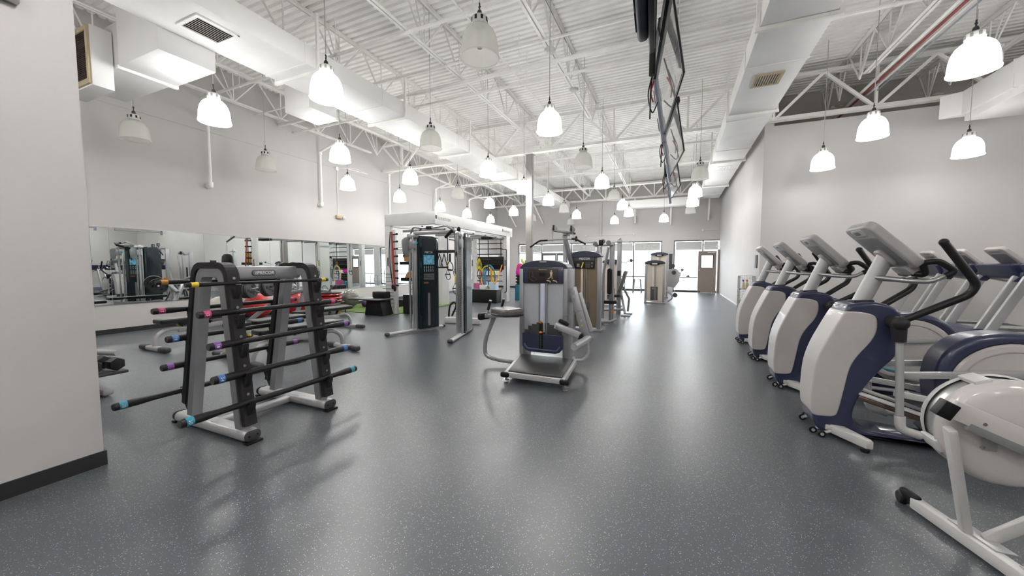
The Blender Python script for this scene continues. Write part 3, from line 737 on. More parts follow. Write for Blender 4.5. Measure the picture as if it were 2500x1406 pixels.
# ================================================================== BAR RACK
t = thing('bar_rack', 'silver and black A-frame rack holding ten weighted bars in the left foreground', 'bar rack', (-3.56, 2.14, 0))
YR = (1.78, 2.50)
for y in YR:
    q = MB(); q.beam((-4.05, y, .058), (-3.04, y, .058), .13, .085, r=.038, seg=4); ft = q.build('foot', LSILV, t)
    q = MB(); q.prism(rrect(.125, .08, .037, 5, y, .058), 'x', -3.04, -3.025, bev=.003); q.build('end_cap', DGREY, ft)
    q = MB(); q.prism(rrect(.125, .08, .037, 5, y, .058), 'x', -4.065, -4.05, bev=.003)
    q.build('end_cap', DGREY, ft)
    q = MB()
    for dy in (-.032, .032): q.disc((-3.024, y + dy, .058), .008, .004, 'x', 10)
    q.build('cap_screw', BLACK, ft)
    q = MB(); q.box(-3.06, -3.0, y - .06, y + .06, 0.0, .018, r=.004); q.box(-4.09, -4.03, y - .06, y + .06, 0, .018, r=.004); q.build('floor_pad', BLACK, ft)
    # inverted U silver frame
    path = fillet([(-3.84, y, .09), (-3.585, y, 1.345), (-3.295, y, 1.345), (-3.15, y, .09)], .07, 6)
    q = MB()
    for a, c in zip(path[:-1], path[1:]): q.beam(a, c, .075, .09, r=.012, up=(0, 1, 0)) if False else None
    q.tube(path, .056, 4, ry=.95, up=(0, 1, 0), ph=PI / 4); q.build('upright', SILVER, t, ang=25)
    # black hook strip on the outside
    q = MB()
    outl = fillet([(-3.915, y, .20), (-3.655, y, 1.40), (-3.225, y, 1.40), (-3.065, y, .14)], .10, 7)
    for a, c in zip(outl[:-1], outl[1:]):
        d = (c - a).normalized() * .004; q.beam(a - d, c + d, .085, .05, up=(0, 1, 0)) if False else q.beam(a - d, c + d, .05, .088, r=0, up=(0, 1, 0))
    q.build('hook_strip', CHARC, t)
    for i, (fx, fz, bx, bz) in enumerate(((-3.18, 1.22, -3.73, 1.22), (-3.15, .985, -3.78, .985), (-3.12, .755, -3.83, .755), (-3.09, .53, -3.885, .53), (-3.06, .31, -3.945, .29))):
        for (hx, hz, sg) in ((fx, fz, 1), (bx, bz, -1)):
            q = MB(); q.prism([(hx - sg * .075, hz + .02), (hx - sg * .02, hz - .012), (hx + sg * .035, hz - .002), (hx + sg * .05, hz + .035), (hx + sg * .057, hz + .03), (hx + sg * .045, hz - .03), (hx - sg * .03, hz - .16), (hx - sg * .05, hz - .17)] if sg > 0 else
                    [(hx - sg * .075, hz + .02), (hx - sg * .05, hz - .17), (hx - sg * .03, hz - .16), (hx + sg * .045, hz - .03), (hx + sg * .057, hz + .03), (hx + sg * .05, hz + .035), (hx + sg * .035, hz - .002), (hx - sg * .02, hz - .012)], 'y', y - .022, y + .022, bev=.003); q.build('bar_hook', CHARC, t)
    q = MB()
    for z in (1.30, 1.07, .84, .61, .385):
        x = -3.225 + (1.40 - z) / (1.40 - .14) * .16 + .028
        q.disc((x, y, z), .011, .004, 'x', 12)
    q.build('bolt', STEEL, t)
q = MB(); q.beam((-3.42, YR[0], 1.335), (-3.42, YR[1], 1.335), .07, .115, r=.022, seg=3); bm_ = q.build('top_beam', SILVER, t)
q = MB(); q.prism(rrect(.21, .052, .025, 6, 2.14, 1.335), 'x', -3.387, -3.378, bev=.003); pl = q.build('name_plate', DGREY, bm_)
q = MB(); q.prism(rrect(.196, .042, .020, 6, 2.14, 1.335), 'x', -3.379, -3.376); q.build('plate_face', mat('plate_grey', (.18, .18, .19), .4), pl)
text('lettering', 'PRECOR', .040, frame((-3.3745, 2.15, 1.335), (0, 1, 0), (0, 0, 1)), PAPER, bm_, ext=.001, shear=.18, bold=.0006)
q = MB()
for k in range(3): q.beam((-3.3745, 2.062 + k * .008, 1.322), (-3.3745, 2.066 + k * .008, 1.349), .003, .002)
q.build('emblem', PAPER, bm_)
q = MB(); q.beam((-3.56, YR[0] + .05, .055), (-3.56, YR[1] - .05, .055), .075, .062, r=.018, seg=3); q.build('base_beam', LSILV, t)
# weighted bars
def wbar(x, z, y0, y1, r, tape, tname, num, label):
    o = thing('weighted_bar', label, 'weighted bar', (x, (y0 + y1) / 2, z), 'weighted bars on the rack')
    q = MB(); q.lathe([(.0001, y0), (r * .9, y0), (r, y0 + .006), (r, y0 + .14), (r * .76, y0 + .24), (r * .76, y1 - .24), (r, y1 - .14), (r, y1 - .006), (r * .9, y1), (.0001, y1)], (x, 0, z), 'y', 18); q.build('sleeve', RUBBER, o)
    for (a, c) in ((y0 + .03, y0 + .075), (y1 - .075, y1 - .03)):
        q = MB(); q.lathe([(r + .0006, a), (r + .0016, a), (r + .0016, c), (r + .0006, c)], (x, 0, z), 'y', 18); q.build('colour_band', tape, o)
    q = MB()
    for (c, s) in ((y0 - .001, -1), (y1 + .001, 1)): q.disc((x, c, z), r * .82, .004, 'y', 16)
    q.build('end_face', DGREY, o)
    if num:
        text('number', num, r * 1.1, frame((x + r * .985 + .0025, y0 + .052, z + r * .15), (0, 0, -1), (0, -1, 0)), PAPER, o, ext=.0008)
    return o
RK = 'front side of the rack'
fb = [(-3.18, 1.26, 1.46, 2.63, .017, YELLOW, 'yellow', '', 'thin black bar with yellow end bands, top tier, front side of rack'),
      (-3.15, 1.04, 1.51, 2.7, .026, PINK, 'pink', '12', 'black bar with magenta end bands, second tier, front side of rack'),
      (-3.12, 0.8, 1.55, 2.82, .028, PURPLE, 'purple', '18', 'black bar with purple end bands, third tier, front side of rack'),
      (-3.09, 0.552, 1.55, 2.78, .031, BLUE, 'blue', '24', 'black bar with blue end bands, fourth tier, front side of rack'),
      (-3.06, 0.32, 1.33, 2.84, .031, TEAL, 'teal', '30', 'black bar with teal end bands, lowest tier, front side of rack')]
for f in fb: wbar(*f)
bb = [(-3.73, 1.265, 1.52, 2.59, .018, WOOD, 'copper', '', 'thin black bar with a copper end, top tier, back side of rack'),
      (-3.78, 1.035, 1.51, 2.72, .025, PINK, 'pink', '12', 'black bar with pink end bands, second tier, back side of rack'),
      (-3.83, 0.787, 1.61, 2.83, .028, BLUE, 'blue', '18', 'black bar with blue end bands, third tier, back side of rack'),
      (-3.885, 0.547, 1.59, 2.81, .028, PURPLE, 'purple', '', 'black bar with purple end bands, fourth tier, back side of rack'),
      (-3.945, 0.305, 1.31, 2.93, .030, TEAL, 'teal', '30', 'black bar with teal end bands, lowest tier, back side of rack')]
for f in bb: wbar(*f)

# ================================================================== ELLIPTICALS
def make_elliptical():
    t = thing('elliptical_trainer', '', 'elliptical trainer', (1.2, 0, 0))
    body = curve([(1.275, 1.085), (1.34, 1.10), (1.42, 1.112), (1.51, 1.095), (1.575, 1.055), (1.60, 1.00), (1.605, .86), (1.575, .70), (1.49, .575), (1.40, .42), (1.345, .25), (1.345, .15), (1.40, .09), (1.55, .075), (1.75, .06), (1.90, .05), (1.90, .025), (1.6, .022), (1.3, .02), (1.14, .03), (1.085, .10), (1.075, .20), (1.068, .34), (1.08, .55), (1.122, .72), (1.195, .90), (1.24, 1.01)], 3, closed=True)
    q = MB(); q.prism(body, 'y', -.155, .155, bev=.028, seg=3); sh = q.build('tower_shroud', NAVY, t, ang=50)
    front = curve([(1.262, 1.035), (1.35, 1.035), (1.425, 1.015), (1.45, .97), (1.45, .885), (1.42, .80), (1.345, .68), (1.30, .57), (1.272, .40), (1.245, .23), (1.22, .17), (1.14, .155), (1.075, .165), (1.060, .25), (1.058, .34), (1.07, .55), (1.112, .72), (1.185, .90), (1.235, 1.01)], 3, closed=True)
    q = MB(); q.prism(front, 'y', -.162, .162, bev=.016, seg=3); q.build('front_cover', SHELL, sh, ang=50)
    for s_ in (-.05, .05):
        q = MB(); q.ell((1.262, s_, 1.062), .008, .028, .018); q.build('badge', WHITE, sh)
    q = MB(); q.beam((1.33, 0, 1.105), (1.46, 0, 1.115), .14, .02, r=.008); q.build('collar', CHARC, sh)
    # column and console
    q = MB(); q.tube([(1.385, 0, 1.07), (1.555, 0, 1.52)], .058, 16, ry=.8); q.build('console_post', LSILV, t)
    d = Vector((.70, 0, -.714)); nrm = Vector((.714, 0, .70)); cc = Vector((1.505, 0, 1.555)) + nrm * .0
    def CM(a): c = cc + nrm * a; return Matrix(((d.x, 0, nrm.x, c.x), (0, 1, 0, c.y), (d.z, 0, nrm.z, c.z), (0, 0, 0, 1)))
    q = MB(); m_ = MB(); m_.prism(rrect(.46, .42, .06, 6), 'z', -.03, .045, bev=.018, seg=3); m_.xf(CM(.0)); con = m_.build('console', SHELLG, t, ang=50)
    m_ = MB(); m_.prism(rrect(.30, .33, .03, 4, .03, 0), 'z', -.036, -.028, bev=.003); m_.xf(CM(0)); m_.build('back_panel', PGREY, con)
    m_ = MB(); m_.prism(rrect(.07, .20, .02, 4, -.175, 0), 'z', -.034, -.026, bev=.003); m_.xf(CM(0)); bp = m_.build('badge_panel', WHITE, con)
    m_ = MB(); m_.prism(rrect(.035, .09, .006, 3, -.178, .02), 'z', -.037, -.033, bev=.001); m_.xf(CM(0)); m_.build('display_label', PGREY, bp)
    m_ = MB(); m_.prism(rrect(.17, .13, .05, 5, .09, 0), 'z', -.065, -.03, bev=.012); m_.xf(CM(0)); m_.build('neck', SHELLG, con)
    m_ = MB(); m_.prism(rrect(.34, .34, .02, 4, -.02, 0), 'z', .044, .048); m_.xf(CM(0)); m_.build('screen', BLACK, con)
    m_ = MB(); m_.prism(rrect(.09, .22, .03, 4, .24, 0), 'z', -.05, .03, bev=.01); m_.xf(CM(0)); m_.build('tray', SHELLG, con)
    # fixed handlebar
    for s in (-1, 1):
        q = MB(); q.tube(fillet([(1.47, s * .03, 1.305), (1.60, s * .17, 1.285), (1.72, s * .19, 1.28), (1.80, s * .19, 1.325)], .05), .019, 12); hb = q.build('handlebar', STEEL, t)
        q = MB(); q.tube(fillet([(1.795, s * .19, 1.32), (1.85, s * .19, 1.36), (1.755, s * .185, 1.435), (1.685, s * .16, 1.42), (1.725, s * .12, 1.33), (1.665, s * .08, 1.34)], .03), .023, 12); q.build('grip', RUBBER, hb)
        # moving arm
        q = MB(); q.tube([(1.535, s * .14, .97), (1.535, s * .27, .97)], .048, 16); q.ell((1.535, s * .275, .97), .052, .045, .052); q.tube([(1.535, s * .245, .98), (1.545, s * .25, .83)], [.048, .038], 14, ry=1.2); pv = q.build('arm_pivot', CHARC, t)
        q = MB(); q.tube(fillet([(1.54, s * .25, .98), (1.85, s * .345, 1.20), (1.875, s * .355, 1.275), (1.70, s * .36, 1.555)], .09, 7), .025, 14, ry=1.15); q.ell((1.697, s * .36, 1.56), .027, .028, .027); q.build('moving_arm', RUBBER, t)
        q = MB(); q.tube([(1.545, s * .25, .86), (1.575, s * .25, .225)], .024, 14); q.build('link_tube', LSILV, t)
        q = MB(); q.tube(fillet([(1.575, s * .25, .265), (1.58, s * .25, .165), (1.70, s * .23, .13)], .05), .032, 14); q.build('link_joint', WHITE, t)
        q = MB(); q.tube([(1.68, s * .235, .13), (2.15, s * .20, .11)], .019, 12); q.build('pedal_link', LSILV, t)
        # inclined rail and pedal
        q = MB(); q.beam((1.36, s * .13, .345), (1.98, s * .13, .155), .055, .035, r=.008); r_ = q.build('ramp_rail', BRONZE, t)
        q = MB(); q.beam((1.365, s * .13, .378), (1.97, s * .13, .19), .085, .022, r=.009); q.build('rail_cover', WHITE, r_)
        px = 1.95 if s < 0 else 1.80
        q = MB(); q.prism(rrect(.44, .15, .055, 6, px + .22, s * .245), 'z', .225, .262, bev=.01)
        M = Matrix.Translation((px, 0, .25)) @ Matrix.Rotation(math.radians(11), 4, 'Y') @ Matrix.Translation((-px, 0, -.18)); q.xf(M); pd = q.build('pedal', SHELLG, t)
        q = MB(); q.prism(rrect(.36, .018, .008, 3, px + .20, s * .172), 'z', .262, .275, bev=.002); q.xf(M); q.build('pedal_stripe', CYAN, pd)
        q = MB(); q.prism(rrect(.38, .11, .04, 5, px + .22, s * .245), 'z', .262, .266); q.xf(M); q.build('tread_pad', DGREY, pd)
        # rear drum disc
        q = MB(); q.lathe([(.0001, s * .150), (.27, s * .150), (.33, s * .140), (.345, s * .125)], (2.23, 0, .50), 'y', 48); dd = q.build('drum_disc', SHELL, t, ang=25)
        q = MB(); q.lathe([(.285, s * .147), (.288, s * .1535), (.293, s * .1535), (.296, s * .146)], (2.23, 0, .50), 'y', 48); q.build('disc_ring', SHELLG, dd)
        q = MB(); q.lathe([(.342, s * .12), (.349, s * .130), (.358, s * .120)], (2.23, 0, .50), 'y', 48); q.build('drum_gasket', BLACK, dd)
        q = MB(); q.beam((1.56, s * .19, .56), (2.40, s * .175, .66), .03, .05, r=.006); q.build('drive_arm', LSILV, t)
        q = MB(); q.beam((1.56, s * .19, .42), (1.86, s * .19, .385), .035, .045, r=.006); q.beam((1.84, s * .19, .388), (1.97, s * .19, .372), .055, .065, r=.025); q.build('crank_link', WHITE, t)
        # stabiliser feet
        q = MB(); q.prism([(1.175, s * .10), (1.27, s * .10), (1.375, s * .36), (1.375, s * .40), (1.335, s * .405), (1.20, s * .19)][::(1 if s > 0 else -1)], 'z', .028, .095, bev=.010); q.box(1.16, 1.25, s * .12 - .03 * 0, s * .17, .05, .09, r=.006)
        sf = q.build('stabiliser', WHITE, t)
        q = MB(); q.disc((1.335, s * .385, .014), .028, .028, 'z', 14, .004); q.build('foot_pad', BLACK, sf)
        q = MB(); q.disc((1.375, s * .385, .06), .007, .004, 'x', 10); q.build('foot_screw', BLACK, sf)
        for (wx, wy) in ((1.125, .20), (1.085, .13)):
            q = MB(); q.tube([(wx + .06, s * wy, .055), (wx, s * wy, .03)], .012, 8); q.disc((wx, s * (wy + .012), .028), .013, .026, 'y', 12); q.build('wheel_fork', LSILV, t)
            q = MB(); q.disc((wx, s * (wy + .012), .028), .028, .02, 'y', 18, .006); q.build('wheel', BLACK, t)
    drum = [(1.85, .06), (2.62, .06), (2.64, .2), (2.645, .5), (2.60, .70), (2.49, .84), (2.33, .905), (2.15, .91), (1.98, .86), (1.86, .73), (1.82, .55), (1.835, .36), (1.87, .26)]
    q = MB(); q.prism(curve(drum, 3, closed=True), 'y', -.125, .125, bev=.05, seg=4); q.build('drum_housing', NAVY, t, ang=50)
    q = MB(); q.disc((1.845, -.128, .35), .014, .004, 'y', 14); q.build('warning_dot', YELLOW, t)
    q = MB(); q.box(1.30, 2.60, -.08, .08, .02, .075, r=.02); q.build('base_rail', NAVY, t)
    q = MB(); q.box(2.50, 2.58, -.32, .32, .015, .07, r=.02); q.build('rear_stabiliser', WHITE, t)
    return t
el = make_elliptical(); el.location = (1.2, 3.93, 0)
EG = 'ellipticals along the aisle'
el['label'] = 'white and navy elliptical trainer nearest the camera, behind the rower'; el['group'] = EG
for y, lab in ((5.23, 'white and navy elliptical trainer, second from the camera'), (6.56, 'white and navy elliptical trainer, third from the camera'), (7.88, 'white and navy elliptical trainer farthest along, beside the wire shelf')):
    dup(el, (1.2, y, 0), label=lab, group=EG)

# ================================================================== TREADMILLS
def make_treadmill():
    t = thing('treadmill', '', 'treadmill', (4.6, 0, 0))
    for s in (-1, 1):
        q = MB(); q.beam((4.52, s * .37, .18), (4.98, s * .37, 1.22), .06, .13, r=.02); q.build('upright', LSILV, t)
        q = MB(); q.tube(fillet([(4.95, s * .37, 1.20), (5.1, s * .39, 1.20), (5.5, s * .39, 1.10)], .08), .024, 10); q.build('handrail', WHITE, t)
        q = MB(); q.prism([(4.90, 1.14), (5.02, 1.27), (5.12, 1.25), (5.02, 1.13)], 'y', s * .37 - .045, s * .37 + .045, bev=.012); q.build('upright_cap', NAVY, t)
        q = MB(); q.box(4.7, 6.35, s * .37 - .06, s * .37 + .06, .14, .22, r=.02); q.build('side_rail', LSILV, t)
    bowl = curve([(4.90, 1.43), (5.35, 1.41), (5.36, 1.36), (5.28, 1.24), (5.10, 1.18), (4.98, 1.20), (4.91, 1.32)], 3, closed=True)
    q = MB(); q.prism(bowl, 'y', -.40, .40, bev=.03, seg=3); q.build('console_tray', NAVY, t, ang=50)
    q = MB(); q.beam((5.03, -.46, 1.25), (5.03, .46, 1.25), .10, .10, r=.03); q.build('tray_support', NAVYD, t)
    d = Vector((.70, 0, -.714)); nrm = Vector((.714, 0, .70)); cc = Vector((5.02, 0, 1.55))
    M = Matrix(((d.x, 0, nrm.x, cc.x), (0, 1, 0, 0), (d.z, 0, nrm.z, cc.z), (0, 0, 0, 1)))
    q = MB(); q.prism(rrect(.40, .44, .06, 6), 'z', -.03, .04, bev=.016, seg=3); q.xf(M); c_ = q.build('console', SHELL, t, ang=50)
    q = MB(); q.prism(rrect(.24, .32, .03, 4, .03, 0), 'z', -.036, -.029, bev=.003); q.xf(M); q.build('back_panel', PGREY, c_)
    q = MB(); q.prism(rrect(.05, .24, .02, 4, -.15, 0), 'z', -.036, -.029, bev=.003); q.xf(M); q.build('badge_panel', SHELLG, c_)
    q = MB(); q.prism(rrect(.30, .36, .02, 4), 'z', .039, .043); q.xf(M); q.build('screen', BLACK, c_)
    q = MB(); q.tube([(4.97, -.05, 1.30), (4.97, .05, 1.30)], .015, 8); q.build('stop_clip', RED, t)
    q = MB(); q.prism(curve([(4.30, .10), (4.34, .26), (4.50, .36), (4.75, .34), (4.85, .22), (4.85, .08), (4.32, .07)], 3, closed=True), 'y', -.42, .42, bev=.03); q.build('motor_hood', NAVY, t, ang=50)
    q = MB(); q.box(4.80, 6.36, -.31, .31, .15, .195, r=.012); q.build('belt', RUBBER, t)
    q = MB(); q.box(4.5, 6.40, -.40, .40, .03, .13, r=.02); q.build('deck_frame', DGREY, t)
    return t
tm = make_treadmill(); tm.location = (4.6, 8.05, 0); TG = 'treadmills in the back row'
tm['label'] = 'treadmill nearest the camera at the right edge'; tm['group'] = TG
for y, lab in ((9.0, 'second treadmill from the camera in the back row'), (9.93, 'third treadmill from the camera in the back row'), (10.86, 'farthest treadmill of the back row, beside the wall')):
    dup(tm, (4.6, y, 0), label=lab, group=TG)

# ================================================================== ROWER
t = thing('rowing_machine', 'white flywheel rowing machine cut off at the right foreground', 'rowing machine', (1.36, 2.55, 0))
q = MB(); q.beam((1.285, 2.80, .045), (1.47, 2.10, .045), .055, .06, r=.008); fb_ = q.build('foot_bar', WHITE, t)
q = MB(); q.beam((1.262, 2.885, .055), (1.292, 2.77, .055), .045, .075, r=.02); q.disc((1.258, 2.86, .036), .036, .04, 'x', 16, .006); q.build('caster', BLACK, fb_)
q = MB(); q.beam((1.465, 2.12, .05), (1.485, 2.03, .05), .045, .075, r=.02); q.disc((1.475, 2.05, .036), .036, .04, 'x', 16, .006); q.build('caster', BLACK, fb_)
q = MB(); q.box(1.42, 1.47, 2.30, 2.33, .075, .078); q.prism([(1.33, 2.62), (1.40, 2.62), (1.46, 2.40), (1.39, 2.40)], 'z', .076, .082, bev=.002); q.build('bracket', LSILV, fb_)
q = MB(); q.beam((1.205, 2.40, .63), (1.36, 2.54, .07), .036, .05, r=.008, up=(0, 1, 0)); q.build('front_leg', WHITE, t)
q = MB(); q.beam((1.41, 2.50, .07), (1.86, 2.44, .56), .055, .03, r=.008, up=(0, 1, 0)); q.build('rear_strut', WHITE, t)
# flywheel cage, axis across
cx_, cz_ = 1.450, .610
q = MB(); q.lathe([(.0001, 2.44), (.19, 2.445), (.225, 2.455), (.245, 2.475), (.252, 2.50)], (cx_, 0, cz_), 'y', 56); fh = q.build('flywheel_housing', mat('pinkish_white_shell', (.66, .62, .61), .22, coat=.4, var=.02), t, ang=50)
q = MB(); q.lathe([(.252, 2.60), (.245, 2.63), (.22, 2.65), (.0001, 2.655)], (cx_, 0, cz_), 'y', 56); q.build('back_cover', WHITE, t, ang=50)
q = MB(); q.lathe([(.240, 2.505), (.240, 2.60)], (cx_, 0, cz_), 'y', 56); q.build('perforated_cage', STEEL, t)
q = MB(); q.lathe([(.247, 2.498), (.256, 2.504), (.247, 2.510)], (cx_, 0, cz_), 'y', 56); q.lathe([(.247, 2.594), (.256, 2.60), (.247, 2.606)], (cx_, 0, cz_), 'y', 56); q.build('cage_rim', WHITE, t)
for an in (112, 205, 20):
    a = math.radians(an); c, s = math.cos(a), math.sin(a)
    q = MB(); M = frame((cx_ + .252 * c, 2.552, cz_ + .252 * s), (-s, 0, c), (0, 1, 0)); q.box(-.032, .032, -.062, .062, -.012, .012, r=.008, M=M); cl = q.build('cage_clip', WHITE, t)
# chain housing arm
q = MB(); q.beam((1.195, 2.395, .733), (1.98, 2.36, .395), .055, .085, r=.004, up=(0, 0, 1)); arm = q.build('chain_housing', mat('pinkish_arm_paint', (.60, .56, .55), .3), t)
q = MB(); q.beam((1.25, 2.375, .66), (1.98, 2.345, .345), .030, .035, r=.002); q.build('lower_channel', PGREY, arm)
q = MB(); q.beam((1.155, 2.392, .735), (1.205, 2.39, .711), .058, .078, r=.004); q.build('nose_block', BLACK, arm)
q = MB(); q.disc((1.30, 2.365, .68), .008, .006, 'y', 10); q.disc((1.62, 2.36, .54), .006, .006, 'y', 10); q.build('screw', CHROME, arm)
q = MB(); q.lathe([(.0001, -.028), (.022, -.026), (.026, -.008), (.030, 0)], (1.565, 2.358, .60), 'y', 20); q.build('tension_knob', BLACK, arm)
q = MB(); q.lathe([(.0001, -.026), (.016, -.026), (.016, -.029), (.013, -.030)], (1.565, 2.358, .60), 'y', 20); q.build('knob_ring', STEEL, arm)
q = MB(); q.beam((1.49, 2.40, .725), (1.60, 2.40, .665), .06, .05, r=.02); q.beam((1.53, 2.38, .70), (1.66, 2.38, .632), .05, .06, r=.02); q.build('handle_rest', BLACK, arm)
text('lettering', 'CE', .018, frame((1.335, 2.4305, .548), (1, 0, 0), (0, 0, 1)), PGREY, fh, ext=.0005)
q = MB(); q.prism(rrect(.05, .06, .004, 3, 1.36, .565), 'y', 2.434, 2.4365); q.build('sticker', SHELLG, fh)
q = MB(); q.beam((1.95, 2.42, .36), (3.9, 2.42, .28), .07, .075, r=.006); q.build('seat_rail', STEEL, t)
q = MB(); q.box(2.9, 3.2, 2.29, 2.55, .36, .41, r=.02); q.build('seat', BLACK, t)
q = MB(); q.beam((3.85, 2.42, .28), (3.85, 2.42, .03), .05, .04); q.beam((3.85, 2.2, .03), (3.85, 2.64, .03), .05, .05, r=.01); q.build('rear_leg', WHITE, t)

# ================================================================== GLUTE MACHINE
t = thing('glute_machine', 'silver and navy glute extension machine with platform in the centre', 'weight machine', (-1.6, 4.7, 0))
TX0, TX1, TY = -2.03, -1.33, 4.87
for x in (TX0 + .03, TX1 - .03):
    q = MB(); q.box(x - .035, x + .035, TY - .02, TY + .30, .06, 1.36, r=.02); q.build('side_post', SILVER, t)
arc = [(TX1 - .02 - .35 + .35 * math.cos(a) if False else -1.68 + .35 * math.cos(a) * 1.0, 1.345 + .13 * math.sin(a) ** .8) for a in [PI * k / 14 for k in range(15)]]
q = MB(); q.prism([(-2.03, 1.155)] + [(-1.33, 1.155)] + arc, 'y', TY - .015, TY + .28, bev=.012); hd = q.build('head_cap', NAVYD, t, ang=50)
q = MB(); q.box(TX0 + .055, TX1 - .055, TY - .022, TY - .005, 1.155, 1.375, r=.006); q.build('head_panel', NAVY, hd)
q = MB(); q.box(TX0 + .13, TX1 - .13, TY - .028, TY - .018, 1.155, 1.362, r=.006); pan = q.build('placard', mat('placard_black', (.018, .013, .013), .45), hd)
q = MB(); q.prism(rrect(.10, .020, .007, 4, -1.68, 1.452), 'y', TY - .022, TY - .012); q.build('top_badge', SHELLG, hd)
text('lettering', 'Glute Extension', .018, frame((-1.68, TY - .029, 1.345), (1, 0, 0), (0, 0, 1)), mat('orange_print', (.8, .45, .15), .5), hd, ext=.0004)
q = MB()
for (a, c) in (((-1.82, 1.19), (-1.88, 1.22)), ((-1.88, 1.22), (-1.87, 1.32)), ((-1.87, 1.32), (-1.83, 1.32)), ((-1.83, 1.32), (-1.82, 1.24)), ((-1.82, 1.24), (-1.76, 1.21)), ((-1.76, 1.21), (-1.82, 1.175)), ((-1.88, 1.22), (-1.82, 1.175)), ((-1.84, 1.25), (-1.78, 1.22))):
    q.beam((a[0], TY - .0285, a[1]), (c[0], TY - .0285, c[1]), .002, .006)
q.build('line_drawing', mat('brown_print', (.09, .05, .045), .5), pan, smooth=False)
q = MB(); q.ell((-1.555, TY - .029, 1.325), .010, .002, .011); q.prism([(-1.575, 1.312), (-1.535, 1.312), (-1.54, 1.27), (-1.57, 1.27)], 'y', TY - .0295, TY - .028)
q.beam((-1.56, TY - .029, 1.275), (-1.565, TY - .029, 1.235), .002, .012); q.beam((-1.565, TY - .029, 1.238), (-1.60, TY - .029, 1.215), .002, .010); q.beam((-1.55, TY - .029, 1.275), (-1.54, TY - .029, 1.215), .002, .010)
for bx in (-1.60, -1.51):
    q.beam((bx - .02, TY - .029, 1.195), (bx + .03, TY - .029, 1.185), .002, .014); q.beam((bx + .03, TY - .029, 1.185), (bx + .035, TY - .029, 1.165), .002, .01)
q.build('exercise_figure', SKIN, pan, smooth=False)
q = MB(); q.prism(rrect(.10, .05, .02, 4, -1.685, 1.275), 'y', TY - .031, TY - .027); q.build('slot', BLACK, hd)
q = MB(); q.box(TX0 + .06, TX1 - .06, TY + .01, TY + .03, .40, 1.16); q.build('shroud_panel', SCREENW, t)
q = MB(); q.box(-1.712, -1.648, TY - .02, TY + .012, .47, 1.27, r=.004); q.build('centre_channel', mat('pale_blue_channel', (.66, .72, .82), .3), t)
for x in (-1.74, -1.665, -1.625):
    q = MB(); q.tube([(x, TY - .02 if x > -1.64 else TY + .0, .45), (x, TY - .02 if x > -1.64 else TY, 1.16)], .009 if x != -1.665 else .005, 8); q.build('guide_rod', STEEL, t)
q = MB()
for i, (hw, z0, z1) in enumerate(((.27, .30, .49), (.215, .49, .545), (.16, .545, .575), (.09, .575, .60))): q.box(-1.68 - hw, -1.68 + hw, TY - .012, TY + .2, z0, z1)
q.build('weight_stack', mat('dark_weight', (.06, .06, .065), .45), t)
q = MB(); q.prism([(TX0 + .055, .445), (TX0 + .055, .26), (TX0 + .10, .205), (TX0 + .16, .185), (TX1 - .16, .185), (TX1 - .10, .205), (TX1 - .055, .26), (TX1 - .055, .445)][::-1], 'y', TY - .045, TY + .02, bev=.008); q.build('lower_shroud', NAVY, t, ang=50)
q = MB(); q.tube(fillet([(TX0 + .09, TY - .05, .30), (TX0 + .13, TY - .055, .235), (TX1 - .13, TY - .055, .225), (TX1 - .09, TY - .05, .29)], .05), .012, 8); q.build('shroud_ridge', mat('navy_light_ridge', (.10, .12, .22), .35), t)
q = MB(); q.box(-1.715, -1.665, TY - .058, TY - .03, .22, .60, r=.006); wl = q.build('weight_label_strip', BLACK, t)
q = MB()
for k in range(11): q.disc((-1.69, TY - .060, .25 + k * .018), .004, .002, 'y', 8)
q.build('pin_hole', GREENP, wl)
for z in (.615, .475):
    q = MB(); q.ell((-1.69, TY - .07, z), .020, .018, .018); q.tube([(-1.715, TY - .06, z), (-1.665, TY - .06, z)], .010, 8); q.build('weight_pin', ORANGE, t)
# platform
q = MB(); q.prism([(-1.80, 3.97), (-1.14, 3.97), (-1.23, 4.82), (-1.98, 4.82)], 'z', .128, .146, bev=.003); q.build('platform_mat', mat('ribbed_black_mat', (.035, .033, .032), .42, bump=.3, bscale=80), t)
for (a, c) in (((-1.83, 3.945), (-1.10, 3.945)), ((-1.12, 3.93), (-1.21, 4.85)), ((-1.99, 4.85), (-1.2, 4.85))):
    q = MB(); q.beam((a[0], a[1], .105), (c[0], c[1], .105), .045, .06, r=.008); q.build('platform_rail', LSILV, t)
q = MB(); q.beam((-1.82, 3.93, .105), (-2.0, 4.85, .105), .045, .06, r=.008); q.build('platform_rail', LSILV, t)
for (x, y) in ((-1.83, 3.935), (-1.10, 3.93)):
    q = MB(); q.beam((x - .055, y - .012, .105), (x + .055, y - .012, .105), .05, .066, r=.024); q.build('corner_cap', BLACK, t)
    q = MB(); q.tube([(x, y + .03, .075), (x, y + .03, .03)], .015, 10); q.disc((x, y + .03, .035), .035, .008, 'z', 16); q.disc((x, y + .03, .008), .028, .016, 'z', 14, .004); q.build('levelling_foot', STEEL, t)
q = MB(); q.tube(fillet([(-1.24, 4.85, .12), (-1.10, 4.86, .13), (-1.04, 4.88, .22), (-1.06, 4.9, .40)], .06), .022, 10); q.build('side_tube', LSILV, t)
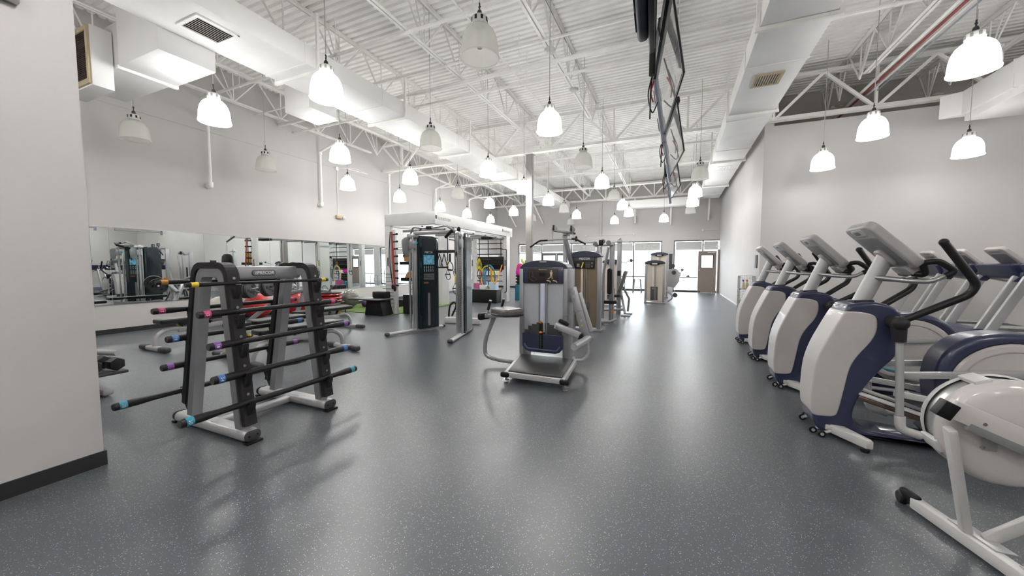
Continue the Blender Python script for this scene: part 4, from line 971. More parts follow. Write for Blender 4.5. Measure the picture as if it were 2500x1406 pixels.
# pad on its curved post
q = MB(); q.tube(fillet([(-1.95, 4.62, .07), (-2.25, 4.60, .08), (-2.46, 4.60, .12), (-2.45, 4.60, .35), (-2.29, 4.60, .72)], .16, 8), .030, 14, ry=.8); q.build('pad_post', SILVER, t)
q = MB(); q.beam((-2.40, 4.50, .705), (-1.95, 4.66, .715), .06, .05, r=.008); q.build('pad_bracket', SILVER, t)
q = MB(); M = frame((-2.10, 4.58, .775), (.86, -.50, .0), (.50, .86, .0)); m_ = MB(); m_.prism(rrect(.40, .33, .07, 6), 'z', -.055, .045, bev=.034, seg=3); m_.xf(M); pd = m_.build('chest_pad', PADG, t, ang=50)
m_ = MB(); m_.prism(rrect(.41, .34, .075, 6), 'z', -.058, -.028, bev=.02); m_.xf(M); m_.build('pad_base', PAD, pd, ang=50)
q = MB(); q.beam((-2.44, 4.40, .70), (-2.40, 4.62, .70), .07, .10, r=.03); q.build('bracket_cap', BLACK, t)
for (x, y) in ((-2.33, 4.46), (-2.26, 4.74)):
    q = MB(); q.tube([(x - .02, y, .72), (x, y, .80)], .011, 8); q.build('handle_stem', CHROME, t)
    q = MB(); q.tube([(x, y, .795), (x + .035, y, .915)], .019, 12); hg = q.build('handle_grip', RUBBER, t)
    q = MB(); q.tube([(x + .035, y, .915), (x + .039, y, .930)], .020, 12); q.build('grip_cap', CHROME, hg)
# lever arm on the right
q = MB(); q.beam((-1.28, 4.93, 1.10), (-1.07, 4.88, .42), .035, .105, r=.008, up=(1, 0, 0)); la = q.build('lever_arm', SILVER, t)
q = MB(); q.beam((-1.21, 5.0, 1.02), (-1.03, 4.97, .5), .03, .08, r=.008, up=(1, 0, 0)); q.build('lever_backplate', LSILV, t)
for (x, y, z, r) in ((-1.265, 4.905, 1.05, .020), (-1.245, 4.903, .98, .026), (-1.14, 4.877, .66, .018)):
    q = MB(); q.disc((x, y, z), r, .02, 'y', 16, .004); q.build('bolt', LSILV, la)
q = MB(); q.disc((-1.13, 4.872, .60), .012, .003, 'y', 14); q.build('yellow_mark', YELLOW, la)
q = MB(); q.tube([(-1.045, 4.90, .43), (-1.16, 4.60, .36)], .048, 18); rl = q.build('roller', LSILV, t)
q = MB(); q.disc((-1.162, 4.595, .3595), .046, .01, 'y', 18, .003); q.build('roller_cap', SHELLG, rl)
q = MB(); q.beam((-1.47, 4.74, .60), (-1.12, 4.80, .47), .07, .085, r=.018); cb = q.build('crank_block', LSILV, t)
q = MB(); q.beam((-1.155, 4.79, .475), (-1.10, 4.80, .455), .08, .10, r=.03); q.beam((-1.44, 4.84, .655), (-1.30, 4.84, .60), .07, .05, r=.02); q.build('block_cap', BLACK, cb)
q = MB(); q.disc((-1.425, 4.698, .575), .018, .012, 'y', 14); q.build('bolt', STEEL, cb)
q = MB(); q.tube([(-1.38, 4.84, .70), (-1.14, 4.88, .80)], .004, 6); q.build('cable', CHROME, t)
q = MB(); q.ell((-1.27, 5.12, .93), .055, .05, .065); q.build('counter_knob', BLACK, t)
q = MB(); q.beam((-2.0, 5.15, .04), (-1.3, 5.15, .04), .10, .06, r=.01); q.beam((TX0 + .03, TY + .02, .03), (TX0 + .03, 5.3, .03), .08, .06, r=.01); q.beam((TX1 - .03, TY, .03), (TX1 - .03, 5.3, .03), .08, .06, r=.01); q.build('base_frame', SILVER, t)
# ================================================================== FUNCTIONAL TRAINER (two towers)
t = thing('cable_machine', 'dual tower cable machine with dark panels and chrome pull-up bar', 'cable machine', (-4.4, 6.2, 0))
def tower(P0, d, s):
    # P0: front end of the foot, d: unit direction to the back, s: +1 when the dark panel faces left of travel
    P0 = Vector((P0[0], P0[1], 0)); d = Vector((d[0], d[1], 0)).normalized(); nrm = Vector((-d.y, d.x, 0)) * s
    at = lambda u, v=0, z=0: P0 + d * u + nrm * v + Vector((0, 0, z))
    q = MB(); q.beam(at(.02, 0, .045), at(1.42, 0, .045), .085, .06, r=.026, seg=3); fo = q.build('foot_beam', LSILV, t)
    q = MB(); q.beam(at(-.03, 0, .045), at(.06, 0, .045), .095, .072, r=.03, seg=3); q.beam(at(1.38, 0, .045), at(1.46, 0, .045), .095, .072, r=.03); q.build('foot_cap', DGREY, fo)
    for v in (-.05, .05):
        q = MB(); q.tube([at(.60, v, .08), at(.60, v, 1.98)], .021, 14); q.build('guide_column', CHROME, t)
    q = MB(); q.beam(at(.70, 0, .06), at(.70, 0, 2.02), .10, .045, r=.012, up=d); sp = q.build('rear_post', STEEL, t)
    q = MB()
    for k in range(34): q.box(-.006, .006, -.006, .006, -.002, .002, M=frame(at(.652, .0, .22 + k * .045), d.cross(Vector((0, 0, 1))), (0, 0, 1)))
    q.build('adjustment_hole', BLACK, sp, smooth=False)
    q = MB(); q.beam(at(.54, 0, 2.0), at(.76, 0, 2.0), .13, .10, r=.02); q.build('head_block', STEEL, t)
    # dark panelled stack housing with a rounded back top corner
    prof = [(0, .06), (.50, .06), (.50, 1.86)] + [(.50 - .16 + .16 * math.cos(a), 1.86 + .16 * math.sin(a)) for a in [PI / 2 * k / 6 for k in range(7)]] + [(0, 2.02)]
    m_ = MB(); m_.prism(prof, 'y', -.085, .085, bev=.012)
    c0 = at(.74); M = Matrix(((d.x, nrm.x, 0, c0.x), (d.y, nrm.y, 0, c0.y), (0, 0, 1, 0), (0, 0, 0, 1))); m_.xf(M); hs = m_.build('stack_housing', DKGLASS, t, ang=40)
    for sd in (-1, 1):
        m_ = MB(); m_.prism([(.06, .10), (.44, .10), (.44, 1.84)] + [(.44 - .12 + .12 * math.cos(a), 1.84 + .12 * math.sin(a)) for a in [PI / 2 * k / 5 for k in range(6)]] + [(.06, 1.96)], 'y', sd * .086, sd * .090); m_.xf(M); m_.build('side_panel', mat('dark_gloss_inset', (.02, .03, .035), .12), hs)
        if sd < 0: continue
        m_ = MB(); m_.prism([(.10, 1.42), (.38, 1.42), (.38, 1.62), (.10, 1.62)], 'y', sd * .091, sd * .093); m_.xf(M); m_.build('photo_strip', BLUEL, hs)
        m_ = MB()
        for r_ in range(2):
            for k in range(5): m_.box(.115 + k * .055, .130 + k * .055, sd * .0915 if sd > 0 else -.093, .093 if sd > 0 else -.0915, 1.27 + r_ * .065, 1.32 + r_ * .065)
        for r_ in range(7):
            for k in range(5): m_.box(.105 + k * .055, .145 + k * .055, sd * .0915 if sd > 0 else -.093, .093 if sd > 0 else -.0915, 1.10 + r_ * .02, 1.106 + r_ * .02)
        m_.xf(M); m_.build('instruction_print', mat('pale_print', (.42, .45, .48), .5), hs, smooth=False)
        m_ = MB(); m_.box(.10, .22, sd * .0915 if sd > 0 else -.093, .093 if sd > 0 else -.0915, 1.02, 1.05); m_.xf(M); m_.build('orange_print', mat('dull_orange_print', (.40, .12, .03), .5), hs, smooth=False)
        m_ = MB(); m_.box(.20, .26, sd * .0905 if sd > 0 else -.092, .092 if sd > 0 else -.0905, .12, .82); m_.xf(M); ws = m_.build('weight_strip', PGREY, hs, smooth=False)
        cc = M @ Vector((.23, sd * .095, 1.675)); text('lettering', 'PRECOR', .055, frame(cc, M.to_3x3() @ Vector((1 if s * sd < 0 else -1, 0, 0)) if False else (d * (1 if sd * s < 0 else -1)), (0, 0, 1)), PAPER, hs, ext=.0005, shear=.18)
    # swivel pulley
    f = at(.50, 0, 1.80)
    q = MB(); m_ = MB(); m_.prism(curve([(-.11, .02), (-.10, .12), (-.03, .17), (.04, .15), (.05, -.05), (.02, -.17), (-.04, -.20), (-.09, -.12)], 3, closed=True), 'y', -.022, .022, bev=.004)
    Mp = Matrix(((d.x, nrm.x, 0, f.x), (d.y, nrm.y, 0, f.y), (0, 0, 1, f.z), (0, 0, 0, 1))); m_.xf(Mp); pu = m_.build('pulley_cover', PGREY, t)
    q = MB(); q.box(-.07, .07, -.085, .085, -.07, .07, r=.012, M=frame(at(.60, 0, 1.82), d, (0, 0, 1))); q.build('carriage', SILVER, t)
    q = MB(); m_ = MB(); m_.prism([(-.03, -.02), (.035, -.01), (.045, .02), (-.02, .015)], 'y', -.03, .03, bev=.004); Mq = Matrix(((d.x, nrm.x, 0, at(.66, .07, 1.86).x), (d.y, nrm.y, 0, at(.66, .07, 1.86).y), (0, 0, 1, 1.86), (0, 0, 0, 1))); m_.xf(Mq); m_.build('release_lever', CYAN, t)
    q = MB(); q.tube([at(.42, 0, 1.66), at(.42, 0, 1.55)], .006, 8); q.ell(at(.42, 0, 1.60), .018, .018, .022); q.build('cable_end', BLACK, t)
    return at
L_ = tower((-5.15, 5.57), (.27, .963), -1)
R_ = tower((-3.66, 5.53), (-.257, .966), 1)
a, b_ = L_(.66, 0, 2.03), R_(.66, 0, 2.03)
q = MB(); q.beam(L_(.68, 0, 2.06), R_(.68, 0, 2.06), .07, .07, r=.015); q.build('top_cross_beam', SILVER, t)
mid = (a + b_) / 2
q = MB(); q.tube(fillet([a + Vector((.02, -.10, .02)), a + Vector((.18, -.22, .13)), (mid.x - .12, mid.y - .22, 2.13), (mid.x + .12, mid.y - .22, 2.13), b_ + Vector((-.18, -.22, .13)), b_ + Vector((-.02, -.10, .02))], .06), .020, 12); pb = q.build('pull_up_bar', CHROME, t)
q = MB(); q.tube([b_ + Vector((-.07, -.13, .06)), b_ + Vector((-.40, .12, -.06))], .033, 14); q.build('bar_grip', RUBBER, pb)
q = MB(); q.box(mid.x - .06, mid.x + .06, mid.y - .25, mid.y - .19, 2.10, 2.16, r=.01); q.build('bar_clamp', BLACK, pb)
q = MB(); q.beam(L_(1.2, .0, 1.70), R_(1.2, 0, 1.70), .05, .06, r=.01); rk = q.build('accessory_rack', DGREY, t)
q = MB(); q.ell(R_(.60, 0, 2.09), .035, .035, .05); q.build('top_knob', BLACK, t)
q = MB(); q.beam(L_(1.3, -.05, .12), L_(1.42, -.25, .62), .03, .05, r=.008, up=(1, 0, 0)); q.build('rest_leg', DGREY, t)
# cable handles hanging from the rack
rp = lambda u: L_(1.2, 0, 1.67) * (1 - u) + R_(1.2, 0, 1.67) * u
def hang_handle(u, kind, label):
    p = rp(u); o = thing('cable_attachment', label, 'cable attachment', tuple(p), 'cable attachments on the rack')
    q = MB(); q.lathe([(.016, -.004), (.020, 0), (.016, .004), (.012, 0), (.016, -.004)], p - Vector((0, 0, .01)), 'y', 14); q.build('ring', CHROME, o)
    if kind == 'd':
        q = MB(); q.tube([p - Vector((0, 0, .02)), p + Vector((-.085, 0, -.30))], .009, 8); q.tube([p - Vector((0, 0, .02)), p + Vector((.085, 0, -.30))], .009, 8); q.build('strap', BLACK, o)
        q = MB(); q.tube([p + Vector((-.10, 0, -.31)), p + Vector((.10, 0, -.31))], .017, 12); q.build('grip', RUBBER, o)
    elif kind == 'rope':
        q = MB(); q.tube(fillet([p + Vector((-.05, 0, -.38)), p + Vector((-.045, 0, -.10)), p + Vector((0, 0, -.02)), p + Vector((.045, 0, -.10)), p + Vector((.05, 0, -.38))], .05), .014, 10); q.build('rope', BLACK, o)
        q = MB(); q.ell(p + Vector((-.05, 0, -.40)), .033, .033, .033); q.ell(p + Vector((.05, 0, -.40)), .033, .033, .033); q.build('rope_ball', BLACK, o)
    else:
        q = MB(); q.tube([p - Vector((0, 0, .02)), p + Vector((0, 0, -.18))], .022, 10, ry=.3); q.tube(curve([p + Vector((0, 0, -.17)), p + Vector((-.07, 0, -.26)), p + Vector((-.05, 0, -.36)), p + Vector((.06, 0, -.37)), p + Vector((.07, 0, -.27)), p + Vector((0, 0, -.17))]), .010, 8); q.build('strap', BLACK, o)
        q = MB(); q.tube([p + Vector((-.06, 0, -.36)), p + Vector((.07, 0, -.37))], .016, 10); q.build('grip', RUBBER, o)
hang_handle(.16, 'd', 'black stirrup handle, leftmost on the cable machine rack')
hang_handle(.30, 'd', 'black stirrup handle second from left on the cable machine rack')
hang_handle(.48, 's', 'black strap handle in the middle of the cable machine rack')
hang_handle(.72, 'rope', 'black triceps rope with ball ends on the cable machine rack')
p = rp(.90); q = MB(); q.box(p.x - .05, p.x + .06, p.y - .07, p.y + .03, 1.25, 1.64, r=.03)
tag(q.build('ab_strap', BLACK, center=(p.x, p.y, 1.64)), 'wide black padded strap at the right end of the cable machine rack', 'strap')
# stand behind the cable machine
t2 = thing('bench_stand', 'white bench base with black rollers behind the cable machine', 'bench', (-4.7, 7.6, 0))
q = MB(); q.beam((-5.1, 7.5, .08), (-4.2, 7.65, .08), .10, .15, r=.03); q.build('base', WHITE, t2)
q = MB(); q.tube(curve([(-4.95, 7.45, .18), (-4.92, 7.45, .42), (-4.82, 7.45, .52), (-4.74, 7.45, .46), (-4.86, 7.45, .20)]), .022, 10); q.build('roller_arm', BLACK, t2)
for z in (.54, .30):
    q = MB(); q.tube([(-4.88, 7.5, z), (-4.58, 7.5, z + .01)], .012, 8); q.build('peg', CHROME, t2)
q = MB(); q.box(-4.55, -4.42, 7.5, 7.57, .06, .12, r=.004); q.build('warning_label', mat('yellow_label', (.45, .35, .05), .5), t2)

# ================================================================== WHITE RIG
t = thing('training_rig', 'big white functional training rig with header beams behind the cable machine', 'training rig', (-6.7, 10.7, 0))
RX0, RX1, RY0, RY1, RZ0, RZ1 = -7.62, -5.90, 8.25, 13.25, 2.51, 2.84
for nm, (x0, x1, y0, y1) in (('front_header', (RX0, RX1, RY0, RY0 + .12)), ('right_header', (RX1 - .12, RX1, RY0 + .12, RY1)), ('left_header', (RX0, RX0 + .12, RY0 + .12, RY1)), ('back_header', (RX0, RX1, RY1, RY1 + .12))):
    q = MB(); q.box(x0, x1, y0, y1, RZ0, RZ1, r=.006); h = q.build(nm, PUREW, t)
    if nm == 'right_header':
        for (yy, sz) in ((8.72, .17), (12.85, .15)):
            text('lettering', 'ueenax', sz, frame((RX1 + .003, yy, 2.69), (0, 1, 0), (0, 0, 1)), mat('grey_logo', (.22, .22, .22), .5), h, ext=.0008, sx=1.25)
            q = MB(); q.prism(rrect(.075, .10, .02, 4, yy - sz * 2.35, 2.70), 'x', RX1 + .001, RX1 + .004); q.build('emblem', mat('dark_logo', (.03, .03, .03), .5), h)
for i, (x, y, w_, d_) in enumerate(((RX0 + .10, RY0 + .06, .20, .12), (RX0 + .08, 11.05, .16, .45), (RX1 - .07, RY1 - .25, .14, .30), (RX0 + .10, RY1 - .1, .2, .2))):
    q = MB(); q.box(x - w_ / 2, x + w_ / 2, y - d_ / 2, y + d_ / 2, 0, RZ0, r=.006); po = q.build('post', PUREW, t)
    q = MB(); q.box(x - .018, x + .018, y - d_ / 2 - .004, y - d_ / 2 + .002, 1.38, 1.62, r=.003); q.build('slot_cover', BLACK, po)
# overhead rails
for k in range(6):
    y = 8.9 + k * .82
    q = MB(); q.beam((RX0 + .12, y, 2.42), (RX1 - .1, y, 2.42), .05, .06); q.build('overhead_rail', PGREY, t, smooth=False)
q = MB(); q.beam((RX1 - .16, RY0 + .1, 2.44), (RX1 - .16, RY1, 2.44), .07, .05); q.build('side_rail', STEEL, t, smooth=False)
q = MB(); q.box(RX1 - .75, RX1 - .2, 9.0, 9.5, 2.36, 2.46, r=.02); q.box(RX1 - .7, RX1 - .25, 12.1, 12.3, 2.36, 2.5, r=.02); q.build('rail_trolley', BLACK, t)
q = MB(); q.tube([(-7.80, 9.6, 2.37), (-7.80, 12.6, 2.37)], .022, 10); q.beam((-7.80, 9.9, 2.37), (-7.6, 9.9, 2.50), .04, .04); q.beam((-7.80, 12.3, 2.37), (-7.6, 12.3, 2.50), .04, .04); q.build('wall_side_rail', BLACK, t)
# ladder panel at the far end
for z in (.60 + .205 * k for k in range(10)):
    if z < .8: continue
    q = MB(); q.tube([(-7.10, 12.72, z), (-6.02, 12.72, z)], .016, 8); q.build('ladder_rung', BLACK, t)
q = MB(); q.box(-7.26, -7.10, 12.66, 12.80, 0, RZ0, r=.005); q.build('ladder_post', PUREW, t)
q = MB(); q.box(-7.12, -6.02, 12.78, 12.84, 1.24, 1.74, r=.005); q.build('backboard', BLACK, t)
q = MB(); q.tube(fillet([(-6.05, 12.72, 2.0), (-5.80, 12.6, 2.0), (-5.80, 12.6, .42), (-5.88, 12.6, .38)], .04), .016, 8); q.build('side_bar', BLACK, t)
# peg ladder at the near left post
q = MB(); q.box(-7.42, -7.30, 8.30, 8.42, 0, 2.4, r=.005); pl = q.build('peg_post', PUREW, t)
for k in range(8):
    z = .84 + k * .205
    q = MB(); q.tube([(-7.36, 8.30, z), (-7.16, 8.22, z)], .022, 10); q.ell((-7.15, 8.216, z), .034, .028, .03); q.build('peg', BLACK, pl)
q = MB()
for k in range(10):
    z = .22 + k * .105
    q = MB(); q.tube([(-7.72 if k % 2 else -7.62, 8.24, z), (-7.32, 8.24, z)], .011, 8); q.build('peg_rod', STEEL, pl)
for z, (x0, x1) in ((1.42, (-7.20, -6.62)), (.96, (-7.16, -6.60))):
    q = MB(); q.box(x0, x1, 8.35, 8.75, z, z + .09, r=.01); q.build('shelf', BLACK, t)
# things on and under the rig
q = MB(); q.prism([(-7.08, 1.513), (-6.84, 1.513), (-6.84, 1.66), (-6.80, 1.80), (-6.80, 1.90), (-7.10, 1.90), (-7.12, 1.76), (-7.09, 1.64)], 'y', 8.40, 8.66, bev=.02)
o = tag(q.build('leather_bag', WOOD, center=(-6.96, 8.53, 1.51)), 'orange brown bag on the upper shelf of the white rig', 'bag')
q = MB(); q.box(-7.11, -6.79, 8.39, 8.67, 1.64, 1.70, r=.015); q.build('band', mat('brown_grey', (.16, .12, .10), .6), o)
q = MB(); q.prism([(-7.08, 1.053), (-6.78, 1.053), (-6.84, 1.20), (-6.98, 1.22), (-7.03, 1.15)], 'y', 8.42, 8.66, bev=.02); tag(q.build('leather_bag', WOOD, center=(-6.92, 8.54, 1.05)), 'orange bag on the lower shelf of the white rig', 'bag')
def plyo(x0, x1, y0, y1, h, label):
    q = MB(); q.box(x0, x1, y0, y1, 0, h, r=.008); o = tag(q.build('storage_box', BLACK, center=((x0 + x1) / 2, (y0 + y1) / 2, 0)), label, 'box')
    q = MB(); q.box(x0 + .005, x1 - .005, y0 + .005, y1 - .005, h, h + .012, r=.003); q.build('lid', PUREW, o); return o
plyo(-7.22, -6.55, 8.5, 9.1, .55, 'black storage box with white top at the near end of the white rig')
plyo(-7.06, -6.02, 12.2, 12.62, .50, 'wide black storage box with white top under the far ladder rungs')
# suspension straps
o = thing('punching_bag', 'black punching bag hanging from a chain at the near end of the white rig', 'punching bag', (-6.35, 8.05, 1.2))
q = MB(); q.lathe([(.0001, 1.20), (.12, 1.22), (.165, 1.30), (.175, 1.55), (.16, 1.72), (.10, 1.80), (.0001, 1.82)], (-6.35, 8.05, 0), 'z', 24); q.build('bag', BLACK, o)
q = MB(); q.tube([(-6.35, 8.05, 1.8), (-6.35, 8.05, 2.25)], .008, 6); q.build('chain', CHROME, o)
q = MB(); q.tube([(-6.35, 8.05, 2.24), (-6.35, 8.32, 2.46)], .03, 10); q.build('boom', DGREY, o)
def strap(x, y, ztop, zend, m1, m2, label, kind):
    o = thing('suspension_strap', label, 'suspension strap', (x, y, ztop), 'straps hanging from the white rig')
    q = MB(); q.tube([(x - .03, y, ztop), (x, y, ztop - .14), (x + .03, y, ztop)], .010, 8); q.tube([(x, y, ztop - .12), (x + .005, y, zend + .40)], .017, 8, ry=.35); q.build('strap', BLACK, o)
    if kind == 'handle':
        q = MB(); q.tube([(x + .005, y, zend + .42), (x, y, zend + .16)], .020, 8, ry=.35); q.build('lower_strap', m2, o)
        q = MB(); q.tube([(x, y, zend + .16), (x - .08, y, zend)], .008, 6); q.tube([(x, y, zend + .16), (x + .08, y, zend)], .008, 6); q.tube([(x - .09, y, zend), (x + .09, y, zend)], .018, 10); q.tube(curve([(x - .08, y, zend), (x - .07, y + .03, zend - .12), (x, y + .03, zend - .17), (x + .07, y + .03, zend - .12), (x + .08, y, zend)]), .011, 6); q.build('handle', BLACK, o)
    elif kind == 'bundle':
        for k in range(5):
            dx = (k - 2) * .035
            q = MB(); q.tube(curve([(x, y, zend + .45), (x + dx * 1.9, y - .02 * k, zend + .22), (x + dx * 1.3, y, zend), (x + dx * .2, y, zend + .16)]), .013, 8, ry=.5); q.build('coiled_strap', m2, o)
        q = MB(); q.tube(curve([(x - .02, y, zend + .05), (x - .09, y, zend - .14), (x - .03, y, zend - .28), (x + .05, y, zend - .28), (x + .09, y, zend - .12), (x + .02, y, zend + .05)]), .014, 8); q.build('handle', BLACK, o)
    elif kind == 'loop':
        q = MB(); q.tube([(x + .005, y, zend + .42), (x + .01, y, zend + .1)], .022, 8, ry=.35); q.build('lower_strap', BLACK, o)
    return o
strap(-5.98, 9.35, 2.40, .72, BLACK, CREAMP, 'black and yellow suspension strap hanging nearest at the right side of the white rig', 'handle')
strap(-6.62, 12.0, 2.40, 1.22, BLACK, CREAMP, 'bundled yellow suspension straps hanging inside the white rig', 'bundle')
strap(-6.15, 11.8, 2.40, .95, BLACK, BLACK, 'black suspension strap inside the white rig, left of the orange bands', 'loop')
strap(-5.98, 12.5, 2.40, 1.05, BLACK, BLACK, 'black suspension strap at the far right corner of the white rig', 'loop')
for i_, (y_, m_) in enumerate(((9.9, ORANGE), (10.55, CREAMP), (11.5, ORANGE), (12.2, ORANGE))):
    strap(-7.80, y_, 2.36, 1.15, BLACK, m_, 'suspension strap with %s end on the wall side of the rig, %s from the front' % ('orange' if m_ is ORANGE else 'yellow', ordn[i_]), 'handle')
strap(-6.6, 9.9, 2.40, 1.12, BLACK, CREAMP, 'suspension strap with yellow end hanging behind the cable machine', 'handle')
o = thing('resistance_band', 'orange tube bands looped between two straps on the rig', 'resistance band', (-6.1, 12.1, 1.0), 'resistance bands')
for k in range(3):
    q = MB(); q.tube(curve([(-6.16 + .02 * k, 12.0, 1.30), (-6.14 + .02 * k, 12.0, 1.02), (-6.04 + .01 * k, 12.05, .80 - .04 * k), (-5.96, 12.2, .98 - .02 * k), (-5.92 + .01 * k, 12.45, 1.42)]), .013, 8); q.build('tube', ORANGE, o)
o = thing('resistance_band', 'dark red bands and black cord hanging at the near left post of the rig', 'resistance band', (-7.28, 8.2, 1.6), 'resistance bands')
for k, (dx, m_) in enumerate(((0, REDB), (.035, REDB), (-.10, BLACK), (-.13, BLACK))):
    q = MB(); q.tube(curve([(-7.30 + dx * .4, 8.17, 2.34), (-7.26 + dx, 8.15, 1.6), (-7.20 + dx * .6, 8.14, .78 + .04 * k)]), .021 if k < 2 else .010, 8, ry=.5); q.build('band', m_, o)
q = MB(); q.ell((-7.19, 8.14, .76), .05, .03, .09); q.ell((-7.27, 8.14, .80), .03, .03, .07); q.build('clip', BLACK, o)
for k, (m_, r, x) in enumerate(((TEAL, .44, -6.52), (BLUE, .40, -6.46), (YELLOW, .42, -6.60))):
    q = MB(); q.tube([(x + r * .55 * math.cos(a), 12.58 - .03 * k, .535 + r + r * math.sin(a)) for a in [2 * PI * j / 28 for j in range(28)]], .022, 8, closed=True)
    tag(q.build('exercise_hoop', m_, center=(x, 12.58, .52)), '%s hoop standing on the wide black box at the rig far end' % ('teal', 'dark blue', 'yellow')[k], 'hoop', 'hoops at the far ladder')
# shop goods seen through the rig (soft colours behind the rungs)
for k, (x, z, w_, h_, m_, s_) in enumerate(((-6.9, .51, .22, .22, mat('dull_magenta', (.42, .08, .22), .5), 'small magenta gift box'), (-6.66, .51, .2, .16, PUREW, 'low white carton'), (-6.22, .51, .24, .26, mat('pale_blue_box', (.45, .6, .75), .5), 'pale blue carton'))):
    q = MB(); q.box(x - w_ / 2, x + w_ / 2, 12.25, 12.5, z + .004, z + h_, r=.006); tag(q.build('carton', m_, center=(x, 12.4, z)), s_ + ' standing on the far black box of the rig', 'carton', 'cartons on the far black box')

# shop counter beyond the rig with coloured goods
t = thing('retail_shelf', 'white retail shelf with colourful goods beyond the white rig', 'shelf', (-8.8, 16.5, 0))
q = MB(); q.box(-9.6, -8.1, 16.6, 16.65, 0, 1.9, r=.004); q.build('back_panel', PUREW, t)
for z in (.4, .9, 1.4):
    q = MB(); q.box(-9.6, -8.1, 16.2, 16.6, z, z + .025); q.build('shelf_board', PUREW, t, smooth=False)
k = 0
for z in (.43, .93, 1.43):
    for x in (-9.45, -9.2, -8.95, -8.7, -8.45, -8.30):
        m_ = [mat('lilac_print', (.40, .20, .55), .5), PUREW, mat('dull_magenta', (.42, .08, .22), .5), mat('pale_blue_box', (.45, .6, .75), .5), mat('mint_box', (.45, .70, .60), .5), CREAMP][k % 6]; hh = .16 + .07 * ((k * 7) % 4)
        q = MB(); q.box(x, x + .17, 16.3, 16.45, z - .005, z + hh, r=.01)
        tag(q.build('packaged_product', m_, center=(x + .08, 16.4, z)), '%s package on the retail shelf beyond the rig, %s tier, %s from the left' % (['lilac', 'white', 'magenta', 'pale blue', 'mint', 'yellow'][k % 6], ['bottom', 'middle', 'top'][k // 6], ordn[k % 6]), 'package', 'packages on the retail shelf'); k += 1

# mat stand with pink bag by the column
t = thing('mat_rack', 'dark rack with a teal mat leaning behind the glute machine', 'rack', (-5.7, 13.7, 0))
q = MB(); q.box(-5.86, -5.45, 13.75, 14.1, .02, 1.02, r=.01); q.build('rack_body', CHARC, t)
for z in (.62, .74, .86, .98):
    q = MB(); q.tube([(-5.88, 13.70, z), (-5.42, 13.70, z)], .035, 8); q.build('rolled_mat', BLACK, t)
q = MB(); q.box(-5.90, -5.68, 13.62, 13.70, .0, .62, r=.02); tag(q.build('exercise_mat', TURQ, center=(-5.79, 13.66, 0)), 'teal exercise mat standing on end against the dark mat rack', 'mat')
q = MB(); q.prism(curve([(-5.90, 1.03), (-5.66, 1.03), (-5.64, 1.25), (-5.68, 1.42), (-5.75, 1.49), (-5.83, 1.45), (-5.90, 1.25)], 3, closed=True), 'y', 13.72, 13.95, bev=.04)
o = tag(q.build('gym_bag', MAGENTA, center=(-5.74, 13.8, 1.03)), 'bright pink bag on top of the dark mat rack', 'bag')
q = MB(); q.box(-5.89, -5.60, 13.715, 13.75, 1.06, 1.25, r=.02); q.build('pocket', mat('hot_pink', (.8, .02, .45), .5), o)
o = thing('artificial_plant', 'spiky yellow green plant behind the pink bag', 'plant', (-5.65, 13.9, 1.5))
for k in range(14):
    a = 2 * PI * k / 14; q = MB(); q.beam((-5.65, 13.98, 1.40), (-5.65 + .14 * math.cos(a), 13.98 + .06 * math.sin(a), 1.58 + .10 * abs(math.sin(a * 1.7))), .004, .03); q.build('leaf', mat('yellow_green_leaf', (.62, .68, .20), .6), o)

